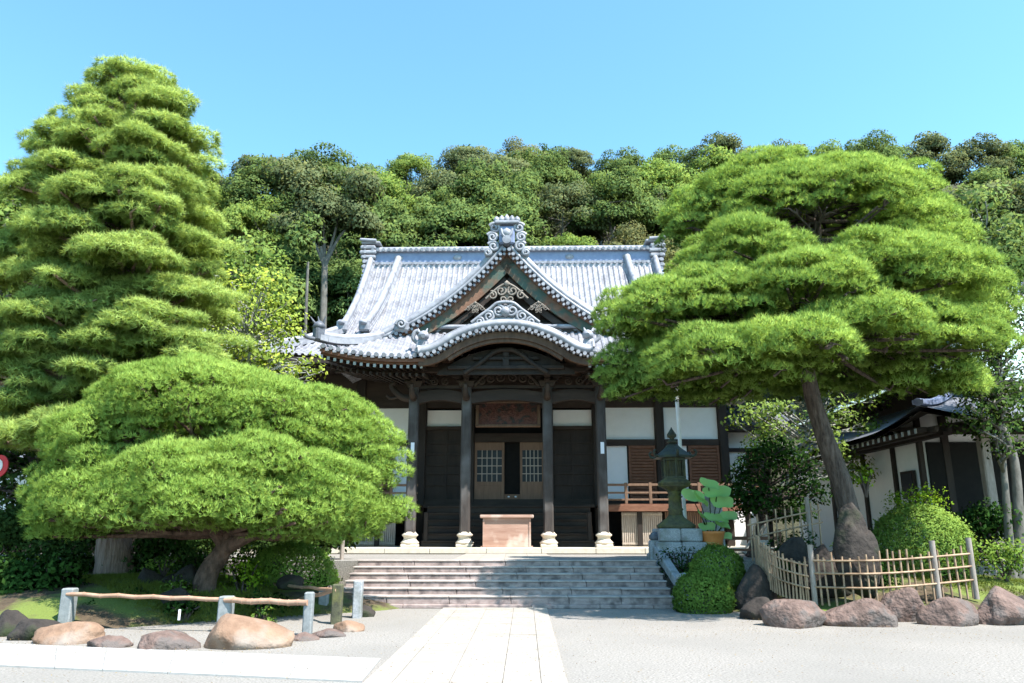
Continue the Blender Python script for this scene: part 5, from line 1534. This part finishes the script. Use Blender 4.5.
for n_, (px, row, Y, s_, lab) in enumerate(((321, 152, 84, 1.05, 'small dark layered fir poking above the skyline at the left end of the hill'), (664, 146, 92, .9, 'pale pointed fir on the skyline just left of the highest rounded tree'),
                                       (719, 127, 90, .9, 'dark fir tip rising above the rounded trees behind the big pine'), (544, 140, 93, .8, 'dark fir tip on the skyline above the temple gable'), (30, 190, 60, 1.0, 'dark fir branch tip showing left of the tall conifer'), (466, 141, 92, .9, 'slim fir breaking the skyline above the left half of the main roof'))):
    t_ = at(px, row, Y); zb = t_.z-13.2*s_
    place(firk, (t_.x, Y, zb), n_*1.1, s_, lab, 'firs on the hill', n_ == 0, cat='fir tree')

# two slim bare trunks at the left of the temple
def slim_tree(px_b, row_b, px_t, row_t, Y, crown, label, r_, seed, fork):
    rg = random.Random(seed); rng = np.random.default_rng(seed)
    a, t_ = at(px_b, row_b, Y), at(px_t, row_t, Y); a.z = hill_z(a.x, Y)-.3
    root = thing('slender_tree', label, 'tree', tuple(a))
    b = MB(); pts = catmull([a, a.lerp(t_, .5)+Vector((.1, 0, 0)), t_], 8); b.tube(pts, [r_*(1-.5*k/(len(pts)-1)) for k in range(len(pts))], 10)
    cl_ = []
    for px, row, s_ in crown:
        c_ = at(px, row, Y+(rg.random()-.5)*2); cl_.append((tuple(c_), s_, .7, .5+.3*(rg.random()-.5)))
    if fork:
        for qx, qy, bx in ((286, 222, 310), (303, 205, 318), (322, 190, 324), (341, 205, 334), (358, 220, 340)):
            e_ = at(qx, qy, Y+(rg.random()-.5)); m_ = at(bx, 236, Y)
            b.tube(catmull([pts[-2], m_, e_], 5), [r_*.4*(1-.075*k) for k in range(11)], 8)
    b.build('trunk', M['greybark'], root)
    V, F, t, q_ = broad_crown(rng, cl_, 150, .15); np_mesh('crown', V, F, L_hill[0] if fork else L_hill[1], root, tint=t, nrm=q_)
slim_tree(323, 345, 325, 258, 50, [(280+rnd.random()*85, 172+rnd.random()*60, 1.0+.6*rnd.random()) for _ in range(38)], 'grey forking tree with a broad crown just left of the main roof end', .38, 5, True)
slim_tree(306, 340, 308, 262, 46, [(300, 232, .9), (310, 222, .9), (303, 245, .8), (314, 240, .7), (295, 238, .7)], 'thin straight pale trunk with a small tuft of leaves left of the forking tree', .16, 6, False)

# ---- yellow-green tree between conifer and temple
def clump_tree(name, label, base, clumps_px, Y, lm, size, n_per, seed, trunkm, tr=.18, spreadY=1.5, cat='tree', group=None, forks=True):
    rng = np.random.default_rng(seed); rg = random.Random(seed)
    root = thing(name, label, cat, tuple(base), group=group)
    cl_ = []
    for px, row, s_ in clumps_px:
        c_ = at(px, row, Y+(rg.random()-.5)*2*spreadY); cl_.append((tuple(c_), s_, .75, .5+.45*(rg.random()-.5)))
    V, F, t, q_ = broad_crown(rng, cl_, n_per, size, low=-.7); np_mesh('crown', V, F, lm, root, tint=t, nrm=q_)
    b = MB(); top = Vector(np.mean([c[0] for c in cl_], 0)); 
    limbs(b, rg, [Vector(base), Vector(base).lerp(top, .5), top], tr, [Vector(c[0]) for c in cl_], sag=.0)
    b.build('trunk', trunkm, root); return root
def blob_px(rg, cx, cy, rx, ry, n, s0, s1):
    out = []
    while len(out) < n:
        a, b_ = rg.uniform(-1, 1), rg.uniform(-1, 1)
        if a*a+b_*b_ < 1: out.append((cx+a*rx, cy+b_*ry, rg.uniform(s0, s1)))
    return out
rg = random.Random(8)
clump_tree('background_tree', 'mid green tree at the left edge rising behind the tall conifer', (-19.5, 30, TZ), blob_px(rg, 5, 290, 60, 110, 60, .8, 1.4), 30, L_hill[3], .14, 85, 18, M['palebark'], tr=.3)
clump_tree('cherry_tree', 'loose yellow green leafed tree between the tall conifer and the temple roof', (-8.6, 24.0, TZ), blob_px(rg, 235, 330, 60, 62, 60, .35, .8)+blob_px(rg, 275, 355, 38, 35, 22, .3, .55)+blob_px(rg, 300, 372, 24, 12, 8, .2, .35), 24, L_yel, .075, 190, 8, M['palebark'])
clump_tree('maple_tree', 'mid green tree rising behind the yellow leafed one at the foot of the hill', (-13.5, 40, TZ), blob_px(rg, 240, 290, 45, 48, 40, .9, 1.5), 40, L_hill[3], .14, 85, 9, M['palebark'], tr=.3)
clump_tree('camphor_tree', 'dark leafed tree filling the space behind the conifer trunk at far left', (-14.5, 25, TZ), blob_px(rg, 40, 470, 75, 60, 60, .5, 1.0), 25, L_dark, .12, 120, 10, M['bark'], tr=.3)
clump_tree('oak_tree', 'dense dark tree behind the left pine beside the far storehouse', (-9.8, 26.5, TZ), blob_px(rg, 150, 470, 60, 60, 40, .6, 1.1), 26.5, L_dark, .12, 110, 12, M['bark'], tr=.25)
clump_tree('camellia_tree', 'mid green broadleaf tree behind the leaning pine trunk', (7.6, 25.5, TZ), blob_px(rg, 840, 420, 36, 60, 34, .35, .75)+blob_px(rg, 765, 420, 30, 26, 16, .3, .6), 25.5, L_hill[3], .07, 330, 13, M['palebark'], tr=.16)
clump_tree('holly_tree', 'dark glossy shrubby tree between the annex and the leaning pine trunk', (7.0, 23.2, TZ), blob_px(rg, 775, 485, 42, 42, 60, .3, .65), 23.2, L_shrubd, .06, 420, 14, M['bark'], tr=.12)
clump_tree('maple_tree', 'pale green leafy tree beyond the right side of the big pine', (16.5, 30, TZ), blob_px(rg, 985, 245, 45, 50, 46, .7, 1.3), 30, L_hill[1], .12, 100, 15, M['palebark'], tr=.25)
clump_tree('maple_tree', 'dark leafed tree with twin grey trunks before the right building', (12.2, 19.4, .5), blob_px(rg, 995, 390, 40, 45, 46, .3, .65)+blob_px(rg, 1010, 300, 25, 50, 20, .4, .7)+blob_px(rg, 1000, 430, 30, 25, 14, .3, .5), 19.4, L_dark, .06, 320, 16, M['greybark'], tr=.12)
b = MB(); b.tube(catmull([(12.35, 19.4, .3), (12.6, 19.4, 2.0), (12.7, 19.4, 3.6), (12.3, 19.4, 4.8)], 6), [.15-.004*k for k in range(19)], 10)
b.build('trunk', M['greybark'], [o for o in C.objects if o.name.startswith('maple_tree') and 'twin' in o.get('label', '')][0])

# ---- shrubs
def shrub(name, label, px, py_top, py_bot, wpx, Y, lm, size, seed, dens=900, lumps=9, z0=None, cat='shrub', group=None, neat=False, stem=True, low=-.5):
    rng = np.random.default_rng(seed); rg = random.Random(seed)
    c = at(px, (py_top+py_bot)/2, Y); t_ = at(px, py_top, Y); bt = at(px, py_bot, Y)
    z0 = bt.z if z0 is None else z0
    rx = wpx/2*Y/ray(px, (py_top+py_bot)/2)[1]/FPX; rz = (t_.z-z0)
    root = thing(name, label, cat, (c.x, Y, z0-.05), group=group)
    if neat:
        zc_ = z0; low_ = -.1
        if rz > rx*1.15: zc_ = t_.z-rx*.95; rz = rx*.95; low_ = -.75
        n = int(dens*2*math.pi*rx*rz*(1.0-low_*.8)*.9); d = sphere_dirs(rng, n, low_)
        f = (1+.05*lump(d*4, 2.2, seed)+.028*lump(d*9, 2.7, seed+4))[:, None]*np.where(rng.random((n, 1)) < .03, rng.uniform(1.02, 1.09, (n, 1)), rng.uniform(.88, 1.02, (n, 1)))
        P = np.array([c.x, Y, zc_])+d*np.array([rx, rx*.9, rz])*f
        P[:, 2] = np.maximum(P[:, 2], z0-.05); rz = t_.z-z0
        V, F, t, q_ = leaves(rng, P, unit(d+np.array([0, 0, .2])), size, np.clip(.5+.3*lump(P, 3.2, seed)+rng.normal(0, .15, n), 0, 1), .7)
    else:
        cl_ = []
        for k in range(lumps):
            a = rg.random()*6.28; e_ = rg.random(); r_ = .75*math.sqrt(rg.random())
            s_ = min(rx, rz)*(.38+.22*rg.random())
            zz = z0+rz*(.2+.62*e_*(1-.5*r_))
            cl_.append(((c.x+rx*r_*math.cos(a), Y+rx*.8*r_*math.sin(a), min(zz, z0+rz-s_*.7)), s_, .8, .5+.4*(rg.random()-.5)))
        V, F, t, q_ = broad_crown(rng, cl_, dens, size, low=-.8, inner=.3)
    np_mesh('foliage', V, F, lm, root, tint=t, nrm=q_)
    b = MB()
    for k in range(5):
        a = k*1.3; b.tube(catmull([(c.x, Y, z0-.12), (c.x+rx*.25*math.cos(a), Y+rx*.25*math.sin(a), z0+rz*.3), (c.x+rx*.55*math.cos(a), Y+rx*.55*math.sin(a), z0+rz*.62)], 4), [.035-.003*q for q in range(9)], 6)
    b.build('stem', M['bark'], root)
    return root
shrub('clipped_shrub', 'front round clipped green shrub at the right foot of the steps', 703, 569, 611, 60, 16.9, L_shrub, .028, 41, dens=2600, neat=True, group='round clipped shrubs', z0=0)
shrub('clipped_shrub', 'rear round clipped shrub just behind another beside the upright dark rock', 717, 545, 590, 54, 18.0, L_shrub, .028, 42, dens=2600, neat=True, group='round clipped shrubs', z0=.2)
shrub('clipped_azalea', 'large dome of clipped azalea behind the bamboo fence, sunlit', 921, 504, 580, 96, 18.6, L_top, .03, 43, dens=2600, neat=True, z0=.5)
shrub('small_cloud_shrub', 'small loose shrub topping the clipped azalea dome with a tuft above', 918, 478, 512, 62, 18.8, L_gold, .035, 44, dens=900, lumps=9)
shrub('leafy_shrub', 'low bright leafy shrub right of the bamboo fence', 1003, 535, 576, 70, 17.6, L_shrub, .04, 45, dens=700, lumps=14)
shrub('ivy_shrub', 'dark leafy shrub against the stone base of the lantern', 681, 530, 580, 46, 19.6, L_shrubd, .035, 46, dens=900, lumps=14, z0=.3)
shrub('golden_shrub', 'bright yellow green leafy shrub right of the leaning pine trunk', 243, 543, 600, 50, 16.9, L_gold, .045, 47, dens=520, lumps=16)
shrub('clipped_hedge', 'wide pale green clipped hedge under the right side of the low pine', 292, 542, 585, 92, 18.6, L_shrub, .03, 48, dens=1600, neat=True, z0=.5)
shrub('yew_shrub', 'dark feathery green shrub left of the thick conifer trunk', 47, 540, 612, 84, 16.4, L_shrubd, .06, 49, dens=600, lumps=22, z0=.1)
shrub('dark_shrub', 'dark shrub in the shade right behind the thick conifer trunk', 165, 520, 560, 60, 20.2, L_shrubd, .06, 50, dens=500, lumps=16)
shrub('fern_shrub', 'small feathery shrub in front of the bamboo rail by its middle post', 185, 600, 632, 50, 14.9, L_shrubd, .04, 51, dens=700, lumps=12, z0=.1)
shrub('dark_shrub', 'low dark shrub below the golden shrub behind the bamboo rail', 262, 590, 622, 56, 15.6, L_shrubd, .04, 52, dens=700, lumps=12, z0=.15)
shrub('dark_shrub', 'dark shrub against the pine rock behind the bamboo fence', 800, 520, 575, 60, 18.8, L_shrubd, .045, 53, dens=700, lumps=16, z0=.5)
shrub('dark_shrub', 'dark shrub in the corner between the terrace and the right building', 985, 500, 545, 80, 20.0, L_shrubd, .06, 54, dens=500, lumps=16)
shrub('small_shrub', 'bright leafed young shrub beside the base of the leaning pine trunk', 864, 462, 492, 30, 18.6, L_gold, .04, 55, dens=700, lumps=8)
shrub('small_shrub', 'low tuft of leaves just inside the bamboo fence below the pine', 845, 530, 556, 46, 17.0, L_shrub, .035, 56, dens=700, lumps=8, z0=.55)
shrub('dark_shrub', 'deep green shrub hiding the terrace edge left of the steps', 322, 560, 604, 40, 19.2, L_shrubd, .04, 57, dens=700, lumps=12, z0=.1)
shrub('dark_shrub', 'dark hedge at the far left behind the stones', 10, 540, 610, 90, 18.4, L_shrubd, .06, 58, dens=500, lumps=22, z0=.1)
for k, (px, a_, w_, Y_, lab) in enumerate(((15, 500, 90, 22.5, 'leftmost dark hedge bush behind the left garden'), (75, 492, 90, 23.2, 'dark hedge bush seen left of the thick conifer trunk'), (195, 500, 90, 22.8, 'dark hedge bush between the conifer and the leaning pine'), (265, 505, 80, 22.2, 'dark hedge bush behind the fork of the leaning pine'), (325, 520, 60, 21.6, 'dark hedge bush beside the left end of the temple platform'))):
    shrub('hedge_bush', lab, px, a_, 556, w_, Y_, L_dark, .07, 70+k, dens=420, lumps=22, group='dark bushes behind the left garden')
gl = ['low fern right below the thick conifer trunk', 'low leafy plant left of the leaning pine base', 'small dark plant just behind the leftmost stone post', 'tufted plant behind the rail right of the middle stone post', 'low plant on the moss between the two rails', 'small plant beside the pale stone on the moss', 'fern at the foot of the terrace behind the leaning pine']
for k, (px, a_, c2_, w_, Y_) in enumerate(((128, 590, 612, 44, 15.8), (180, 574, 596, 36, 16.2), (88, 598, 618, 34, 15.0), (262, 606, 630, 32, 14.9), (290, 596, 612, 36, 16.4), (165, 552, 572, 40, 17.6), (215, 548, 566, 44, 19.2))):
    shrub('fern', gl[k], px, a_, c2_, w_, Y_, L_shrub if k % 2 else L_shrubd, .04, 90+k, dens=650, lumps=9, group='small plants in the left garden')
for k, (px, w_, lab) in enumerate(((140, 70, 'dark low bush against the terrace just right of the conifer trunk'), (195, 60, 'dark low bush against the terrace left of the leaning pine trunk'), (262, 60, 'dark low bush against the terrace above the golden shrub'), (60, 80, 'dark low bush against the terrace left of the conifer trunk'))):
    shrub('terrace_bush', lab, px, 535, 572, w_, 19.9, L_dark, .05, 80+k, dens=600, lumps=18, z0=.45, group='dark bushes along the terrace edge')
for k, (px, a_, c2_, w_, Y_, lab) in enumerate(((838, 545, 592, 50, 17.2, 'dark low plant behind the fence below the leaning pine'), (880, 548, 592, 44, 17.0, 'dark low plant at the left foot of the clipped azalea dome'), (786, 548, 588, 40, 17.6, 'dark low plant behind the curving bamboo fence'), (952, 560, 592, 40, 17.4, 'dark low plant right of the azalea dome by the last fence post'), (815, 556, 590, 40, 17.0, 'dark low plant behind the corner post of the bamboo fence'))):
    shrub('low_plant', lab, px, a_, c2_, w_, Y_, L_shrubd, .045, 110+k, dens=650, lumps=12, z0=.4, group='low plants in the right garden')
# moss and grass as ground cover
def cover(name, cx, cy, rx, ry, h, n, lm, seed, L=.09, label=None):
    rng = np.random.default_rng(seed); a = rng.uniform(0, 6.283, n); r_ = np.sqrt(rng.random(n))
    x = cx+rx*r_*np.cos(a); y = cy+ry*r_*np.sin(a); z = h*(1-r_**2.4)
    k = lump(np.stack([x, y, z], 1), 1.1, seed) > -.1
    P = np.stack([x, y, z], 1)[k]; P[:, 2] += .0
    V, F, t, q_ = tufts(rng, P, np.tile(np.array([[0, 0, 1.]]), (len(P), 1)), 5, L, .012, .6, np.clip(.5+.4*lump(P, 1.7, seed+2), 0, 1))
    o = np_mesh(name, V, F, lm, None, (cx, cy, 0), tint=t, nrm=q_); setp(o, label, 'ground cover', kind='stuff')
cover('moss', -8.6, 18.2, 5.2, 4.0, .64, 26000, L_moss, 61, label='yellowish moss and low growth over the left garden ground')
cover('moss', 9.4, 18.8, 5.0, 3.4, .64, 9000, L_moss, 62, label='low green growth over the right garden ground')
